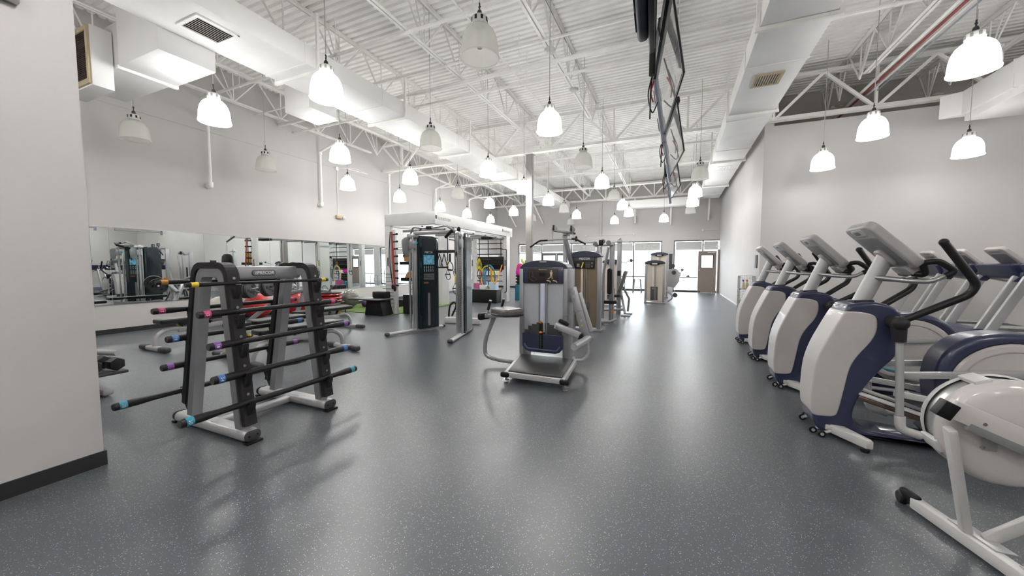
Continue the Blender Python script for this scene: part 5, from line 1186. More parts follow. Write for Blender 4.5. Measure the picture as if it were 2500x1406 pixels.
# ================================================================== LAT / MULTI STATION
def stack(label, name, cat, cx, y, w_, top, panel, weights=True, depth=.3, head=NAVYD, placard=False, wide=False):
    t = thing(name, label, cat, (cx, y, 0))
    x0, x1 = cx - w_ / 2, cx + w_ / 2
    for x in (x0 - .01, x1 + .03):
        q = MB(); q.box(x - .04, x + .04, y - .02, y + .10, .02, top - .13, r=.012); q.build('side_post', SILVER, t)
    q = MB(); q.prism(curve([(x0 - .04, top - .13), (x0, top - .05), (cx, top), (x1, top - .05), (x1 + .05, top - .13), (cx, top - .14)], 4, closed=True), 'y', y - .05, y + depth, bev=.012); h = q.build('head_cap', head, t, ang=50)
    q = MB(); q.box(x0 + .03, x1 - .01, y, y + .02, .08, top - .12); q.build('shroud_panel', panel, t, smooth=False)
    q = MB(); q.box(cx - .075, cx - .03, y - .012, y, .1, top - .25, r=.003); q.build('centre_channel', TANL if panel is TAN else PUREW, t)
    for dx in (.01, .045):
        q = MB(); q.tube([(cx + dx, y - .01, .12), (cx + dx, y - .01, top - .2)], .008, 8); q.build('guide_rod', STEEL, t)
    if placard:
        q = MB(); q.prism(rrect(w_ * .78, .17, .02, 4, cx, top - .29), 'y', y - .03, y - .015, bev=.003); pc = q.build('placard', BLACK, t)
        q = MB(); q.prism(rrect(w_ * .78, .09, .01, 4, cx, top - .17), 'y', y - .035, y - .015, bev=.003); q.build('header_strip', DGREY, t)
        text('lettering', 'PRECOR', .062, frame((cx, y - .037, top - .17), (1, 0, 0), (0, 0, 1)), PAPER, h, ext=.0008, shear=.15, bold=.001)
        q = MB(); q.beam((cx - .06, y - .033, top - .36), (cx - .02, y - .033, top - .24), .004, .022); q.build('yellow_slash', YELLOW, pc, smooth=False)
        q = MB()
        for r_ in range(5): q.box(cx + .02, cx + .13, y - .034, y - .031, top - .35 + r_ * .022, top - .344 + r_ * .022)
        q.ell((cx + .165, y - .032, top - .26), .014, .002, .022); q.ell((cx + .165, y - .032, top - .33), .014, .002, .022); q.box(cx - .16, cx - .10, y - .034, y - .031, top - .34, top - .27); q.build('print', PGREY, pc, smooth=False)
    else:
        q = MB(); q.prism(rrect(w_ * .55, .09, .03, 4, cx, top - .14), 'y', y - .06, y - .04, bev=.004); pc = q.build('placard', BLACK, t)
        q = MB(); q.prism(rrect(w_ * .32, .04, .015, 4, cx, top - .14), 'y', y - .064, y - .06); q.build('print', PAPER, pc)
    if weights:
        q = MB(); q.box(cx - .13, cx + .12, y - .014, y + .0, .12, .62, r=.003); q.build('weight_stack', mat('dark_weight', (.06, .06, .065), .45), t)
        q = MB(); q.ell((cx - .04, y - .03, .55), .016, .016, .03); q.build('weight_pin', ORANGE, t)
    q = MB(); q.beam((x0 - .06, y + .05, .025), (x1 + .10, y + .05, .025), .16, .05, r=.01); q.build('base_plate', SILVER, t)
    return t
t = stack('lat pulldown machine with tan panel and long black bent bar behind the glute machine', 'lat_pulldown', 'weight machine', -1.78, 7.85, .56, 1.71, TAN, placard=True)
# second upright with lat pulldown
q = MB(); q.box(-2.31, -2.22, 8.02, 8.14, 0, 2.08, r=.015); q.build('rear_post', SILVER, t)
q = MB(); q.beam((-2.22, 7.86, 2.06), (-2.02, 7.84, 1.30), .12, .10, r=.015, up=(1, 0, 0)); q.build('raked_post', mat('dark_silver', (.16, .16, .18), .35, metal=.4), t)
q = MB(); q.box(-2.08, -1.97, 7.78, 7.90, 0, 1.34, r=.015); q.build('front_post', SILVER, t)
q = MB(); q.beam((-2.42, 7.75, 2.15), (-1.98, 7.86, 2.08), .08, .05, r=.015); q.beam((-2.2, 7.78, 2.08), (-2.2, 8.08, 2.08), .09, .07, r=.015); q.build('top_boom', PGREY, t)
for (x, z) in ((-2.42, 2.19), (-2.03, 2.16)):
    q = MB(); q.disc((x, 7.75, z), .06, .05, 'y', 18, .01); q.build('pulley', PGREY, t)
    q = MB(); q.box(x - .03, x + .0, 7.70, 7.80, z - .03, z + .08, r=.006); q.build('pulley_bracket', BLACK, t)
q = MB(); q.tube([(-2.45, 7.72, 2.15), (-2.45, 7.70, 1.92)], .007, 6); q.build('chain', CHROME, t)
q = MB(); q.tube([(-2.02, 7.72, 2.1), (-1.93, 7.70, 1.72)], .004, 6); q.build('cable', CHROME, t)
q = MB(); q.ell((-1.93, 7.70, 1.96), .028, .028, .06); q.build('cable_stop', BLACK, t)
q = MB(); q.tube(fillet([(-2.95, 7.66, 1.80), (-2.74, 7.68, 1.94), (-1.95, 7.68, 1.96), (-1.72, 7.66, 1.84)], .05), .014, 10); lb = q.build('lat_bar', STEEL, t)
for pts in ([(-2.95, 7.66, 1.80), (-2.74, 7.68, 1.94), (-2.55, 7.68, 1.945)], [(-2.02, 7.68, 1.958), (-1.95, 7.68, 1.96), (-1.72, 7.66, 1.84)]):
    q = MB(); q.tube(fillet(pts, .05), .020, 10); q.build('bar_grip', RUBBER, lb)
q = MB(); q.beam((-2.4, 7.95, .03), (-1.9, 7.95, .03), .3, .05, r=.01); q.build('base', SILVER, t)

def press_station(y, x, label, mirror=1, tall=2.0):
    t = thing('cable_station', label, 'weight machine', (x, y, 0))
    q = MB(); q.box(x - .06, x + .05, y + .3, y + .42, 0, tall, r=.012); q.build('rear_post', SILVER, t)
    q = MB(); q.box(x - .30, x - .19, y - .05, y + .05, 0, tall - .12, r=.012); q.build('front_post', SILVER, t)
    q = MB(); q.beam((x - .34, y, tall - .10), (x + .05, y + .36, tall - .06), .07, .06, r=.012); q.build('top_boom', SILVER, t)
    q = MB(); q.tube([(x - .02, y - .1, tall - .15), (x - .13, y - .08, 1.2), (x - .14, y - .05, .15)], .03, 10); q.build('raked_tube', SILVER, t)
    for (dx, dz) in ((-.34, .0), (-.16, .05), (-.03, .02)):
        q = MB(); q.disc((x + dx, y - .05, tall + dz - .06), .055, .05, 'y', 16, .01); q.build('pulley', PGREY, t)
    q = MB(); q.box(x - .25, x - .15, y - .09, y - .03, tall - .10, tall + .03, r=.01); q.build('pulley_block', BLACK, t)
    q = MB(); q.beam((x - .4, y - .05, .04), (x - .1, y - .05, .04), .08, .06, r=.01); q.tube(fillet([(x - .2, y - .05, .05), (x + .02, y - .02, .06), (x + .12, y + .25, .10)], .08), .035, 10); q.build('base', SILVER, t)
    q = MB(); q.prism(rrect(.12, .62, .05, 5, x - .02, 1.02), 'y', y + .10, y + .22, bev=.02); q.build('back_pad', PAD, t, ang=50)
    q = MB(); q.prism(rrect(.32, .30, .08, 5, x + .02, y + .05), 'z', .50, .58, bev=.02); q.build('seat', PAD, t, ang=50)
    q = MB(); q.tube([(x + .02, y + .05, .5), (x + .02, y + .05, .1)], .035, 10); q.build('seat_post', SILVER, t)
    q = MB(); q.ell((x + .08, y - .02, .30), .025, .02, .05); q.build('adjuster', ORANGE, t)
    return t
press_station(8.9, -1.42, 'cable station with pulleys right behind the tan column', tall=1.97)
t = thing('shoulder_press', 'tall silver press machine with grey tilted back pad by the aisle', 'weight machine', (-1.4, 10.9, 0))
q = MB(); q.box(-1.55, -1.43, 10.95, 11.07, 0, 2.10, r=.015); q.build('main_post', SILVER, t)
q = MB(); q.box(-1.56, -1.42, 10.93, 11.09, 2.05, 2.13, r=.02); q.ell((-1.49, 11.0, 2.15), .05, .05, .05); q.build('post_cap', LSILV, t)
q = MB(); q.tube([(-1.72, 10.95, 2.07), (-1.24, 10.95, 2.06)], .018, 10); q.build('press_arm', STEEL, t)
q = MB(); q.tube([(-1.49, 10.98, 1.25), (-1.49, 10.98, 1.10)], .055, 12); q.build('sleeve', BLACK, t)
q = MB(); M = frame((-1.36, 10.8, .95), (0, 1, 0), (.28, 0, .96)); m_ = MB(); m_.prism(rrect(.34, .62, .08, 6), 'z', -.04, .04, bev=.02, seg=3); m_.xf(M); m_.build('back_pad', PADG, t, ang=50)
q = MB(); q.prism(rrect(.36, .32, .08, 5, -1.56, 10.6), 'z', .52, .60, bev=.02); q.build('seat', PAD, t, ang=50)
for (a, c, r) in (((-1.42, 10.8, .75), (-1.26, 10.6, .06), .035), ((-1.36, 10.9, .8), (-1.20, 11.0, .45), .03), ((-1.20, 11.0, .45), (-1.24, 11.1, .08), .03), ((-1.9, 10.8, .12), (-1.3, 10.75, .16), .035)):
    q = MB(); q.tube([a, c], r, 10); q.build('frame_tube', SILVER, t)
q = MB(); q.box(-1.36, -1.12, 10.5, 10.7, 0, .03, r=.005); q.box(-1.34, -1.12, 11.0, 11.2, 0, .03, r=.005); q.build('foot_plate', SILVER, t)
t = stack('short silver weight stack with tan panel behind the press machine', 'weight_stack_machine', 'weight machine', -2.0, 12.9, .5, 1.62, TANL)
q = MB(); q.tube([(-1.75, 12.7, 1.45), (-1.35, 12.6, 1.55)], .012, 8); q.build('lever', STEEL, t)
q = MB(); q.ell((-1.33, 12.6, 1.56), .05, .05, .05); q.build('lever_ball', DGREY, t)
press_station(15.2, -2.9, 'distant cable station seen between the tan column and windows', tall=1.9)
# far pair of stacks on the aisle
for (cx, y, top, lab) in ((-.71, 14.6, 1.60, 'tan panelled weight stack farther along the aisle with grey cap'), (-.66, 17.2, 1.98, 'tan panelled weight stack just behind the other one on the aisle')):
    t = stack(lab, 'weight_stack_machine', 'weight machine', cx, y, .58, top, TANL)
    if y < 15:
        q = MB(); q.prism([(-.30, 1.25), (.02, 1.28), (.16, 1.12), (.12, .80), (-.02, .58), (-.30, .62)], 'y', y + .35, y + .45, bev=.01); q.build('cam_plate', LSILV, t)
        for (x, z) in ((-.10, 1.38), (-.06, 1.14)):
            q = MB(); q.tube([(x, y + .2, z), (x, y + .5, z)], .075, 16); q.build('roller_pad', DGREY, t)
        for (a, c) in (((0, y + .4, 1.22), (.22, y + .4, 1.24)), ((.2, y + .4, 1.22), (.16, y + .4, 1.06)), ((.0, y + .4, 1.05), (.40, y + .4, 1.0)), ((.0, y + .4, .82), (.35, y + .4, .86))):
            q = MB(); q.tube([a, c], .012, 8); q.build('handle_bar', STEEL, t)
        for (x, z) in ((.22, 1.24), (.42, 1.0)):
            q = MB(); q.ell((x, y + .4, z), .05, .05, .05); q.build('handle_ball', PGREY, t)
        q = MB(); q.tube([(.0, y + .4, .6), (-.02, y + .4, .36)], .012, 8); q.build('pedal_rod', STEEL, t)
        q = MB(); q.disc((-.0, y + .38, .30), .085, .08, 'y', 18, .01); q.build('foot_roller', DGREY, t)
        q = MB(); q.tube(curve([(-.30, y + .3, .45), (-.15, y + .3, .35), (-.10, y + .3, .2), (-.25, y + .3, .06)]), .03, 10); q.build('frame_tube', SILVER, t)
    else:
        q = MB(); q.box(-.28, -.14, y + .2, y + .3, .75, 1.9, r=.01); q.build('side_panel', DGREY, t)

# ================================================================== HANGING SCREENS
def screen(c, label, w_=1.42, h_=.66, back=False):
    # long edge runs slightly off the aisle direction, face leans down towards the centre of the room
    t = thing('hanging_screen', label, 'television', tuple(c), 'televisions hung in a row over the aisle')
    L = Vector((-.125, .992, 0)); U = Vector((-.155, 0, .988)).normalized(); M = frame(c, L, U)   # +z of M is the outward face
    n_ = L.cross(U).normalized()
    m_ = MB(); m_.prism(rrect(w_, h_, .012, 3), 'z', -.014, .0, bev=.003); m_.xf(M); m_.build('bezel', BLACK, t)
    for zz in (.0005, -.0185):
        m_ = MB(); m_.box(-w_ / 2 + .010, w_ / 2 - .010, -h_ / 2 + .010, h_ / 2 - .010, zz, zz + .004); m_.xf(M); m_.build('screen_glass' if zz < 0 else 'back_panel', mat('glossy_screen', (.45, .45, .44), .05, spec=1.0, coat=.5), t, smooth=False)
    return t, M
SCR = [(Vector((-.11, 3.95, 3.22)), 'glossy flat television hanging over the aisle, second from camera'), (Vector((-.07, 6.05, 3.20)), 'glossy flat television hanging over the aisle, third from camera'), (Vector((-.09, 8.1, 3.16)), 'glossy flat television hanging over the aisle, farthest')]
for i, (c, lab) in enumerate(SCR):
    t, M = screen(c, lab)
    P = lambda a, b, z: M @ Vector((a, b, z))
    m_ = MB(); m_.box(-.71, .71, .305, .375, -.05, .03, r=.01); m_.xf(M); m_.build('top_edge', BLACK, t)
    m_ = MB(); m_.box(-.20, .35, .36, .44, -.05, .04, r=.01); m_.xf(M); m_.build('mount_plate', BLACK, t)
    m_ = MB(); m_.prism(rrect(.40, .075, .015, 4, .52, .385), 'z', -.05, .02, bev=.01); m_.box(.70, .775, -.42, .36, -.05, .0, r=.012); m_.xf(M); bh = m_.build('lower_housing', mat('blue_grey_housing', (.30, .33, .40), .35), t)
    for a in (.12, -.2):
        m_ = MB(); m_.box(.72, .755, a - .07, a + .07, -.056, -.049); m_.xf(M); m_.build('vent_slot', BLACK, bh)
    top = c + Vector((-.14, 0, .28))
    q = MB(); q.tube([top + Vector((0, -.1, -.3)), Vector((top.x, top.y - .1, 6.28))], .03, 10); q.build('drop_pole', BLACK, t)
    q = MB()
    q.tube(curve([top + Vector((-.02, .3, -.1)), top + Vector((-.07, .42, -.26)), top + Vector((-.03, .5, -.42)), top + Vector((.02, .55, -.30))]), .007, 6)
    q.tube(curve([top + Vector((-.0, .25, .0)), top + Vector((-.04, .38, -.2)), top + Vector((-.05, .46, -.5))]), .008, 6); q.build('cable_loop', BLACK, t)
    q = MB(); q.tube(curve([top + Vector((-.01, .35, -.15)), top + Vector((-.04, .40, -.25)), top + Vector((-.02, .45, -.33))]), .008, 6); q.build('red_cable', RED, t)
# the nearest one, seen from its back edge
t = thing('hanging_screen', 'navy backed television cut off by the top edge, nearest the camera', 'television', (-.27, 2.6, 3.2), 'televisions hung in a row over the aisle')
c = Vector((-.22, 2.72, 3.42)); L = Vector((-.05, 1, 0)); M = frame(c, L, Vector((-.10, 0, 1)))
m_ = MB(); m_.prism(rrect(1.15, .62, .01, 3), 'z', -.02, .02, bev=.004); m_.xf(M); m_.build('bezel', BLACK, t)
m_ = MB(); m_.box(-.55, .55, -.29, .29, .02, .024) ; m_.xf(M); m_.build('screen_glass', mat('glossy_screen', (.45, .45, .44), .05, spec=1.0, coat=.5), t, smooth=False)
m_ = MB(); m_.prism(curve([(-.5, .2), (.5, .2), (.54, -.1), (.46, -.26), (.1, -.29), (-.5, -.27)], 3, closed=True), 'z', -.10, -.02, bev=.03, seg=3); m_.xf(M); bh = m_.build('back_housing', mat('dark_navy_back', (.012, .015, .030), .6, spec=.3), t, ang=50)
for a in (.12, .36):
    m_ = MB(); m_.prism(rrect(.16, .10, .03, 4, a, -.15), 'z', -.112, -.10, bev=.004); m_.xf(M); m_.build('vent_recess', BLACK, bh)
q = MB(); q.tube([(-.27, 2.2, 3.3), (-.27, 2.2, 6.28)], .03, 10); q.build('drop_pole', BLACK, t)

# ================================================================== WIRE SHELF AND BOTTLES
t = thing('wire_shelf', 'small black wire grid shelf against the right wall', 'shelf', (1.82, 12.0, 0))
WX0, WX1, WY0, WY1 = 1.62, 1.97, 11.78, 12.18
wm = mat('grey_wire', (.30, .30, .30), .4, metal=.3)
def grid(name, O, A, B, na, nb):
    q = MB(); O = Vector(O); A = Vector(A); B = Vector(B)
    for k in range(na + 1): q.tube([O + A * k / na, O + A * k / na + B], .0022, 4)
    for k in range(nb + 1): q.tube([O + B * k / nb, O + B * k / nb + A], .0022, 4)
    for (a, c) in ((O, O + A), (O + B, O + A + B), (O, O + B), (O + A, O + A + B)): q.tube([a, c], .004, 5)
    q.build(name, wm, t)
for z in (.02, .385, .75):
    grid('shelf_grid', (WX0, WY0, z), (WX1 - WX0, 0, 0), (0, WY1 - WY0, 0), 9, 9)
    grid('back_grid', (WX0, WY1, z), (WX1 - WX0, 0, 0), (0, 0, .36), 9, 9)
    grid('side_grid', (WX1, WY0, z), (0, WY1 - WY0, 0), (0, 0, .36), 9, 9)
    grid('side_grid', (WX0, WY0, z), (0, WY1 - WY0, 0), (0, 0, .36), 9, 9)
q = MB()
for z in (.02, .385, .75):
    for (x, y) in ((WX0, WY0), (WX1, WY0)): q = MB(); q.ell((x, y, z), .014, .014, .014); q.build('corner_joint', BLACK, t)
def bottle(x, y, col, cn, lab):
    t = thing('spray_bottle', lab, 'spray bottle', (x, y, .756), 'spray bottles on the wire shelf')
    q = MB(); q.lathe([(.0001, .754), (.034, .756), (.036, .78), (.036, .88), (.028, .92), (.012, .945), (.012, .96), (.0001, .96)], (x, y, 0), 'z', 16); q.build('bottle_body', SPRAY, t)
    q = MB(); q.tube([(x, y, .955), (x, y, .985)], .014, 8); q.beam((x + .02, y, .995), (x - .04, y, 1.0), .02, .022, r=.004); q.beam((x - .02, y, .985), (x - .03, y, .955), .008, .006); q.build('spray_head', col, t)
bottle(1.72, 11.92, mat('purple_plastic', (.12, .08, .40), .4), 'purple', 'cream spray bottle with a purple trigger on the wire shelf')
bottle(1.81, 11.95, mat('red_plastic', (.6, .12, .06), .4), 'red', 'cream spray bottle with a red trigger on the wire shelf')
q = MB(); q.box(1.66, 1.88, 11.84, 12.02, .392, .47, r=.03); q.tube([(1.66, 11.85, .43), (1.66, 11.98, .43)], .03, 10); o = tag(q.build('cleaning_caddy', GREENP, center=(1.77, 11.93, .39)), 'bright green cleaning caddy on the lower wire shelf', 'caddy')

# ================================================================== LEFT SIDE: TURF, BALLS, TRAMPOLINES
q = MB(); q.box(-10.50, -7.25, 8.15, 11.9, 0.001, .014); q2 = tag(q.build('turf_mat', TURF, center=(-8.9, 10, 0), smooth=False), 'bright green artificial turf strip on the floor by the left wall', 'turf')
def ball(x, y, r, m_, lab, z=0):
    q = MB(); q.ell((x, y, z + r), r, r, r * .99, 32, 20); o = tag(q.build('exercise_ball', m_, center=(x, y, z)), lab, 'exercise ball', 'exercise balls by the left wall')
    q = MB(); q.ell((x + r * .7, y - r * .72, z + r), .02, .02, .02, 10, 6)
    for k in range(9):
        zz = z + r + (k - 4) * r * .14; rr = math.sqrt(max(.0001, r * r - (zz - z - r) ** 2)) + .001
        q.tube([(x + rr * math.cos(a), y + rr * math.sin(a), zz) for a in [2 * PI * j / 30 for j in range(30)]], .003, 4, closed=True)
    q.build('ridge', m_, o)
ball(-9.85, 8.98, .30, BALLG, 'grey exercise ball beside the red cushion stack', .014)
ball(-9.95, 7.15, .34, RED, 'red exercise ball right of the plate loaded machine')
ball(-10.1, 6.2, .33, mat('dark_red_vinyl', (.42, .02, .02), .35), 'dark red exercise ball behind the plate loaded machine')
ball(-10.1, 5.35, .33, mat('cream_ball', (.55, .50, .46), .3), 'pale grey exercise ball behind the left part of the bar rack')
# red air discs stacked on a mini trampoline
def tramp(x, y, r, h, lab, mm=BLACK):
    t = thing('mini_trampoline', lab, 'mini trampoline', (x, y, 0), 'mini trampolines')
    q = MB(); q.disc((x, y, h - .01), r * .86, .008, 'z', 32); q.build('jump_mat', mm, t)
    q = MB(); q.tube([(x + r * math.cos(a), y + r * math.sin(a), h) for a in [2 * PI * j / 32 for j in range(32)]], .016, 8, closed=True); q.build('rim', DGREY, t)
    q = MB(); q.lathe([(r * .84, h + .002), (r * .97, h + .012), (r * 1.0, h + .02)], (x, y, 0), 'z', 36); q.build('spring_cover', mat('brown_cover', (.10, .06, .05), .6), t)
    for k in range(6):
        a = 2 * PI * (k + .3) / 6; cx, cy = x + r * .95 * math.cos(a), y + r * .95 * math.sin(a)
        q = MB(); q.tube([(cx, cy, h), (cx, cy, .02)], .012, 8); q.tube([(cx, cy, .03), (cx, cy, 0)], .018, 8); q.build('leg', BLACK, t)
    return t
tramp(-8.95, 7.45, .50, .24, 'low black mini trampoline on six legs in front of the red cushions')
tramp(-9.78, 8.15, .40, .0 + .27, 'mini trampoline under the stacked red cushions')
for k in range(3):
    q = MB(); z = .305 + k * .095; q.lathe([(.0001, z - .03), (.26, z - .04), (.34, z - .02), (.365, z + .015), (.34, z + .04), (.26, z + .05), (.0001, z + .04)], (-9.78, 8.15, 0), 'z', 32)
    tag(q.build('air_cushion', RED, center=(-9.78, 8.15, z)), 'round red air cushion, %s of the stack of three on the trampoline' % ('bottom', 'middle', 'top')[k], 'cushion', 'red air cushions')
q = MB(); q.lathe([(.0001, .545), (.34, .545), (.35, .556), (.34, .57), (.0001, .57)], (-9.78, 8.15, 0), 'z', 32); tag(q.build('balance_lid', BLACK, center=(-9.78, 8.15, .545)), 'round black board lying on the red cushion stack', 'board')
# black step platform and kettlebells on the turf
t = thing('step_platform', 'black angled plyometric step by the white rig', 'step platform', (-7.7, 7.9, 0))
q = MB(); q.prism([(-8.04, 0), (-7.35, 0), (-7.48, .44), (-7.96, .44)], 'y', 7.85, 8.25, bev=.01); q.build('trestle', BLACK, t)
q = MB(); q.box(-8.42, -7.30, 7.60, 8.2, .44, .48, r=.015); q.build('step_top', mat('dark_deck', (.05, .05, .05), .35), t)
q = MB(); q.box(-7.9, -7.45, 8.0, 8.25, .48, .66, r=.03); q.build('backrest', BLACK, t)
q = MB(); M = None
o = thing('floor_rack', 'low black rack with small dumbbells on the turf', 'rack', (-9.2, 9.9, .014))
q = MB(); q.box(-9.6, -8.4, 9.75, 9.95, .20, .25, r=.01); q.box(-9.55, -9.45, 9.7, 10, .014, .2, r=.005); q.box(-8.55, -8.45, 9.7, 10, .014, .2, r=.005); q.build('tray', BLACK, o)
for k, (x, m_, cn) in enumerate(((-9.5, PURPLE, 'purple'), (-9.22, BLACK, 'black'), (-8.95, RED, 'red'), (-8.68, BLUE, 'blue'))):
    q = MB(); q.tube([(x, 9.74, .30), (x, 9.96, .30)], .014, 8); q.ell((x, 9.74, .30), .045, .04, .045); q.ell((x, 9.96, .30), .045, .04, .045)
    tag(q.build('hand_weight', m_, center=(x, 9.85, .26)), 'small %s hand weight on the low rack on the turf' % cn, 'hand weight', 'hand weights on the low rack')
for k, (x, y) in enumerate(((-9.5, 9.3), (-9.15, 9.35))):
    q = MB(); q.ell((x, y, .124), .11, .11, .11); q.tube([(x + .07 * math.cos(a), y, .24 + .07 * math.sin(a)) for a in [PI * j / 8 for j in range(-1, 10)]], .015, 8); tag(q.build('kettlebell', mat('dark_purple_iron', (.06, .02, .08), .4) if k == 0 else BLACK, center=(x, y, .014)), '%s kettlebell on the turf in front of the low rack' % ('dark purple' if k == 0 else 'black'), 'kettlebell')
q = MB(); q.lathe([(.06, -.0), (.16, .10), (.17, .14), (.16, .14), (.06, .02)], (-8.35, 10.4, .25), 'z', 20); q.tube([(-8.35 + .20 * math.cos(a), 10.4, .30 + .30 * math.sin(a)) for a in [PI * j / 14 for j in range(15)]], .012, 8); q.box(-8.5, -8.2, 10.3, 10.5, .014, .27, r=.01)
tag(q.build('blue_basket', BLUE, center=(-8.35, 10.4, .014)), 'blue basket with an arched handle at the end of the turf', 'basket')

# ================================================================== BENCHES
def make_bench():
    t = thing('workout_bench', '', 'bench', (0, 0, 0))
    # local: length along y, foot end at +y
    q = MB(); m_ = MB(); m_.prism(rrect(.30, .92, .04, 4, 0, .12), 'z', .44, .51, bev=.018, seg=3); m_.build('back_pad', PAD, t, ang=50)
    q = MB(); q.prism(rrect(.27, .84, .04, 4, 0, .12), 'z', .508, .513); q.build('pad_top', mat('worn_grey_vinyl', (.13, .13, .13), .35), t)
    q = MB(); q.prism(rrect(.28, .30, .04, 4, 0, -.54), 'z', .44, .51, bev=.018, seg=3); q.build('seat_pad', PAD, t, ang=50)
    q = MB(); q.beam((0, -.55, .34), (0, .30, .30), .06, .08, r=.015); q.build('spine', LSILV, t)
    q = MB(); q.tube(fillet([(0, .22, .33), (0, .46, .34), (0, .60, .24), (0, .62, .07)], .14, 6), .034, 12); q.build('front_arch', LSILV, t)
    q = MB(); q.tube(fillet([(0, -.45, .34), (0, -.62, .30), (0, -.72, .18), (0, -.74, .07)], .12, 6), .034, 12); q.build('rear_arch', LSILV, t)
    for y, w_ in ((.62, .80), (-.74, .46)):
        q = MB(); q.beam((-w_ / 2, y, .05), (w_ / 2, y, .05), .09, .07, r=.025, seg=3); f = q.build('foot', LSILV, t)
        for s in (-1, 1): q = MB(); q.beam((s * w_ / 2 - s * .22, y, .05), (s * w_ / 2 + s * .01, y, .05), .10, .08, r=.028, seg=3); q.build('foot_sleeve', DGREY, f)
    for (y, z) in ((.26, .38), (-.42, .30)):
        q = MB(); q.ell((.08, y, z), .03, .025, .02); q.tube([(.03, y, z), (.12, y, z)], .014, 8); q.build('adjuster', YELLOW, t)
    q = MB(); q.beam((0, .2, .30), (0, .30, .44), .05, .02); q.beam((0, -.2, .32), (0, -.12, .44), .05, .02); q.build('bracket', BLACK, t)
    return t
b0 = make_bench(); b0.rotation_euler = (0, 0, -.13); b0.location = (-5.17, 3.86, 0); b0['group'] = 'adjustable workout benches'
b0['label'] = 'black padded adjustable bench right behind the bar rack, nearest'
dup(b0, (-6.25, 4.05, 0), rz=0, label='black padded adjustable bench in the middle, second behind the bar rack', group='adjustable workout benches')
dup(b0, (-7.75, 3.72, 0), rz=PI, label='black padded adjustable bench seen at the left of the bar rack', group='adjustable workout benches')
dup(b0, (-6.7, 5.5, 0), rz=0, label='black padded adjustable bench beyond the others before the red balls', group='adjustable workout benches')

# ================================================================== PLATE LOADED MACHINE
t = thing('plate_loaded_press', 'silver plate loaded press with black discs behind the bar rack', 'weight machine', (-8.4, 5.6, 0))
for (a, c, w_, h_) in (((-8.9, 5.2, .10), (-8.2, 5.9, .95), .09, .09), ((-8.5, 5.6, .65), (-7.5, 5.8, .90), .08, .08), ((-8.9, 5.2, .06), (-7.4, 5.5, .06), .10, .08), ((-8.3, 5.6, .90), (-8.9, 5.9, 1.15), .07, .07), ((-7.5, 5.2, .06), (-7.6, 6.2, .06), .09, .08), ((-8.0, 5.7, .1), (-7.75, 5.8, .85), .08, .08)):
    q = MB(); q.beam(a, c, w_, h_, r=.02); q.build('frame_tube', SILVER, t)
q = MB(); q.tube([(-8.5, 5.1, .88), (-7.9, 5.35, .98)], .024, 12); q.tube([(-8.95, 5.0, .88), (-8.3, 5.25, .80)], .024, 12); q.build('loading_horn', CHROME, t)
q = MB(); q.beam((-7.6, 5.8, .88), (-7.15, 6.0, .80), .07, .07, r=.02); q.tube([(-7.2, 5.98, .80), (-6.95, 5.9, .96)], .02, 10); q.build('press_handle', PGREY, t)
q = MB(); q.prism(rrect(.30, .70, .05, 5, -8.2, 6.1), 'z', .42, .50, bev=.02); q.build('seat_pad', PAD, t, ang=50)
q = MB(); q.box(-8.05, -7.95, 5.5, 5.6, .98, 1.06, r=.01); q.build('adjuster', ORANGE, t)
def plate(c, r, lab, ax):
    c = Vector(c); pr = [(.026, -.022), (.06, -.024), (.07, -.012), (r * .80, -.012), (r * .84, -.022), (r, -.022), (r, .022), (r * .84, .022), (r * .80, .012), (.07, .012), (.06, .024), (.026, .022), (.026, -.022)]
    m_ = MB(); m_.lathe(pr, (0, 0, 0), 'z', 28); A = Vector(ax).normalized(); R = A.cross(Vector((0, 0, 1))).normalized(); M = frame(c, R, A.cross(R) * -1 if False else R.cross(A)); m_.xf(M)
    o = tag(m_.build('weight_plate', PLATE, center=tuple(c)), lab, 'weight plate', 'weight plates on the press')
    for k in range(3):
        a = 2 * PI * k / 3 + .5; m_ = MB(); m_.prism(rrect(.07, .04, .018, 4), 'z', -.0135, .0135)
        m_.xf(M @ Matrix.Rotation(a, 4, 'Z') @ Matrix.Translation((0, r * .55, 0))); m_.build('grip_slot', BLACK, o)
axx = (.6, .25, .10)
plate((-8.20, 5.22, .92), .20, 'grooved black weight plate on the right horn of the press', axx)
plate((-8.13, 5.25, .93), .20, 'second black weight plate behind it on the right horn', axx)
plate((-8.85, 5.04, .87), .19, 'grooved black weight plate on the left horn of the press', axx)
for k in range(3): plate((-8.72 + .06 * k, 5.09 + .025 * k, .85), .18, '%s inner black weight plate on the left horn of the press' % ('first', 'second', 'third')[k], axx)

# ================================================================== DUMBBELL RACK BEHIND THE NEAR WALL
t = thing('dumbbell_rack', 'silver dumbbell rack mostly hidden behind the near left wall', 'dumbbell rack', (-5.9, 1.75, 0))
for y in (1.95,):
    q = MB(); q.beam((-6.8, 1.80, .05), (-5.50, 1.80, .05), .09, .07, r=.02); q.build('foot', LSILV, t)
q = MB(); q.beam((-6.35, 1.5, .04), (-5.5, 1.5, .04), .12, .07, r=.02); q.beam((-5.95, 1.42, .12), (-5.50, 1.62, .10), .16, .04, r=.01); q.build('front_foot', WHITE, t)
q = MB(); q.prism([(-6.9, .06), (-6.45, .06), (-6.75, 1.25), (-6.95, 1.25)], 'y', 1.92, 1.98, bev=.005); q.build('side_upright', SILVER, t)
q = MB(); q.beam((-6.3, 1.05, .42), (-6.3, 1.92, .42), .30, .04, r=.006); q.beam((-5.74, .9, .22), (-5.74, 2.0, .22), .30, .03, r=.006); q.build('tray', DGREY, t)
q = MB(); q.tube([(-8.6, 2.45, .06), (-7.80, 2.68, .06)], .045, 12); q.build('cross_foot', LSILV, t)
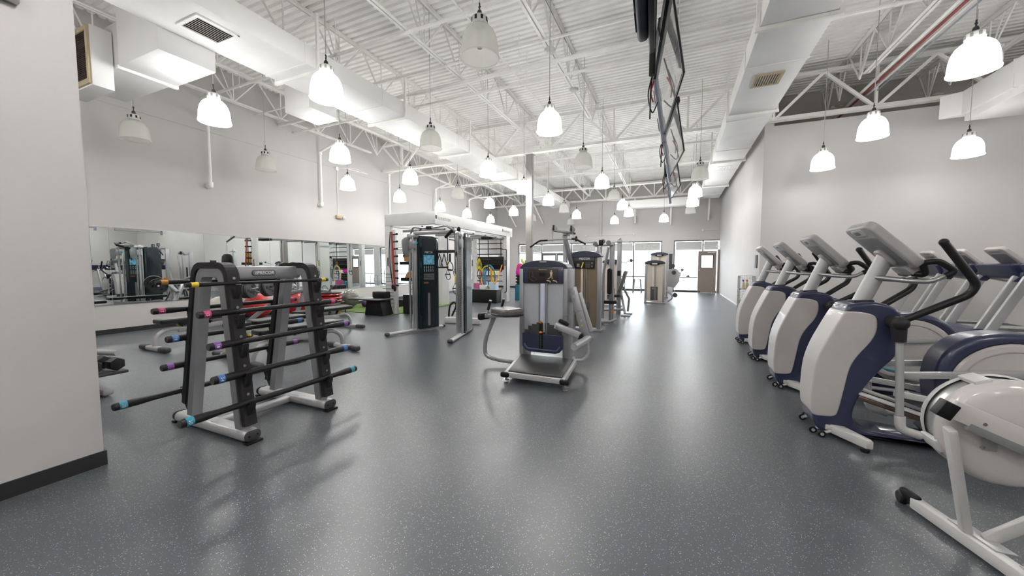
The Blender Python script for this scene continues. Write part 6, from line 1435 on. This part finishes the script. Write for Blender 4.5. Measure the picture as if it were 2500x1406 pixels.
def dumbbell(c, ax, lab, r=.075):
    c = Vector(c); A = Vector(ax).normalized(); R = A.cross(Vector((0, 0, 1))).normalized()
    M = Matrix(((A.x, R.x, 0, c.x), (A.y, R.y, 0, c.y), (A.z, R.z, 1, c.z), (0, 0, 0, 1)))
    o = thing('dumbbell', lab, 'dumbbell', tuple(c - Vector((0, 0, r))), 'hex dumbbells on the rack')
    m_ = MB(); m_.tube([(-.07, 0, 0), (.07, 0, 0)], .017, 12); m_.xf(M); m_.build('handle', CHROME, o)
    for s in (-1, 1):
        hexo = [(r * math.cos(PI / 3 * k + PI / 6), r * math.sin(PI / 3 * k + PI / 6)) for k in range(6)]
        m_ = MB(); m_.prism(hexo, 'x', s * .065 if s > 0 else -.165, .165 if s > 0 else -.065, bev=.016); m_.xf(M); m_.build('head', CHARC, o, ang=30)
dumbbell((-5.76, 1.90, .315), (1, .12, 0), 'black hex dumbbell with chrome handle, front one by the wall edge')
dumbbell((-5.76, 1.72, .315), (1, .12, 0), 'black hex dumbbell just behind the wall edge, next to the front one')
dumbbell((-6.28, 1.72, .515), (1, .05, 0), 'black hex dumbbell on the upper tray of the hidden rack')

# ================================================================== STOOLS AND HIGH TABLE BY THE WINDOW
def stool(x, y, lab):
    t = thing('bar_stool', lab, 'stool', (x, y, 0), 'metal stools by the window')
    q = MB(); q.prism(rrect(.34, .34, .05, 4, x, y), 'z', .69, .72, bev=.008); q.build('seat', PGREY, t)
    for sx in (-1, 1):
        for sy in (-1, 1):
            q = MB(); q.beam((x + sx * .14, y + sy * .14, .70), (x + sx * .21, y + sy * .21, 0), .035, .025); q.build('leg', PGREY, t)
    q = MB()
    for s in (-1, 1): q.beam((x - .18, y + s * .18, .28), (x + .18, y + s * .18, .28), .02, .02); q.beam((x + s * .18, y - .18, .28), (x + s * .18, y + .18, .28), .02, .02)
    q.build('footrest', PGREY, t)
stool(-1.80, 20.1, 'grey metal stool left of the aisle weight stack, before the windows')
stool(-1.12, 20.1, 'grey metal stool partly hidden by the aisle weight stack')
t = thing('high_table', 'slim grey high table before the far windows', 'table', (-2.42, 20.1, 0))
q = MB(); q.box(-2.62, -2.22, 19.9, 20.3, 1.06, 1.09, r=.006); q.build('tabletop', PGREY, t)
q = MB(); q.tube([(-2.42, 20.1, .02), (-2.42, 20.1, 1.06)], .025, 10); q.build('pedestal', PGREY, t)
q = MB(); q.disc((-2.42, 20.1, .012), .2, .024, 'z', 20); q.build('base', PGREY, t)
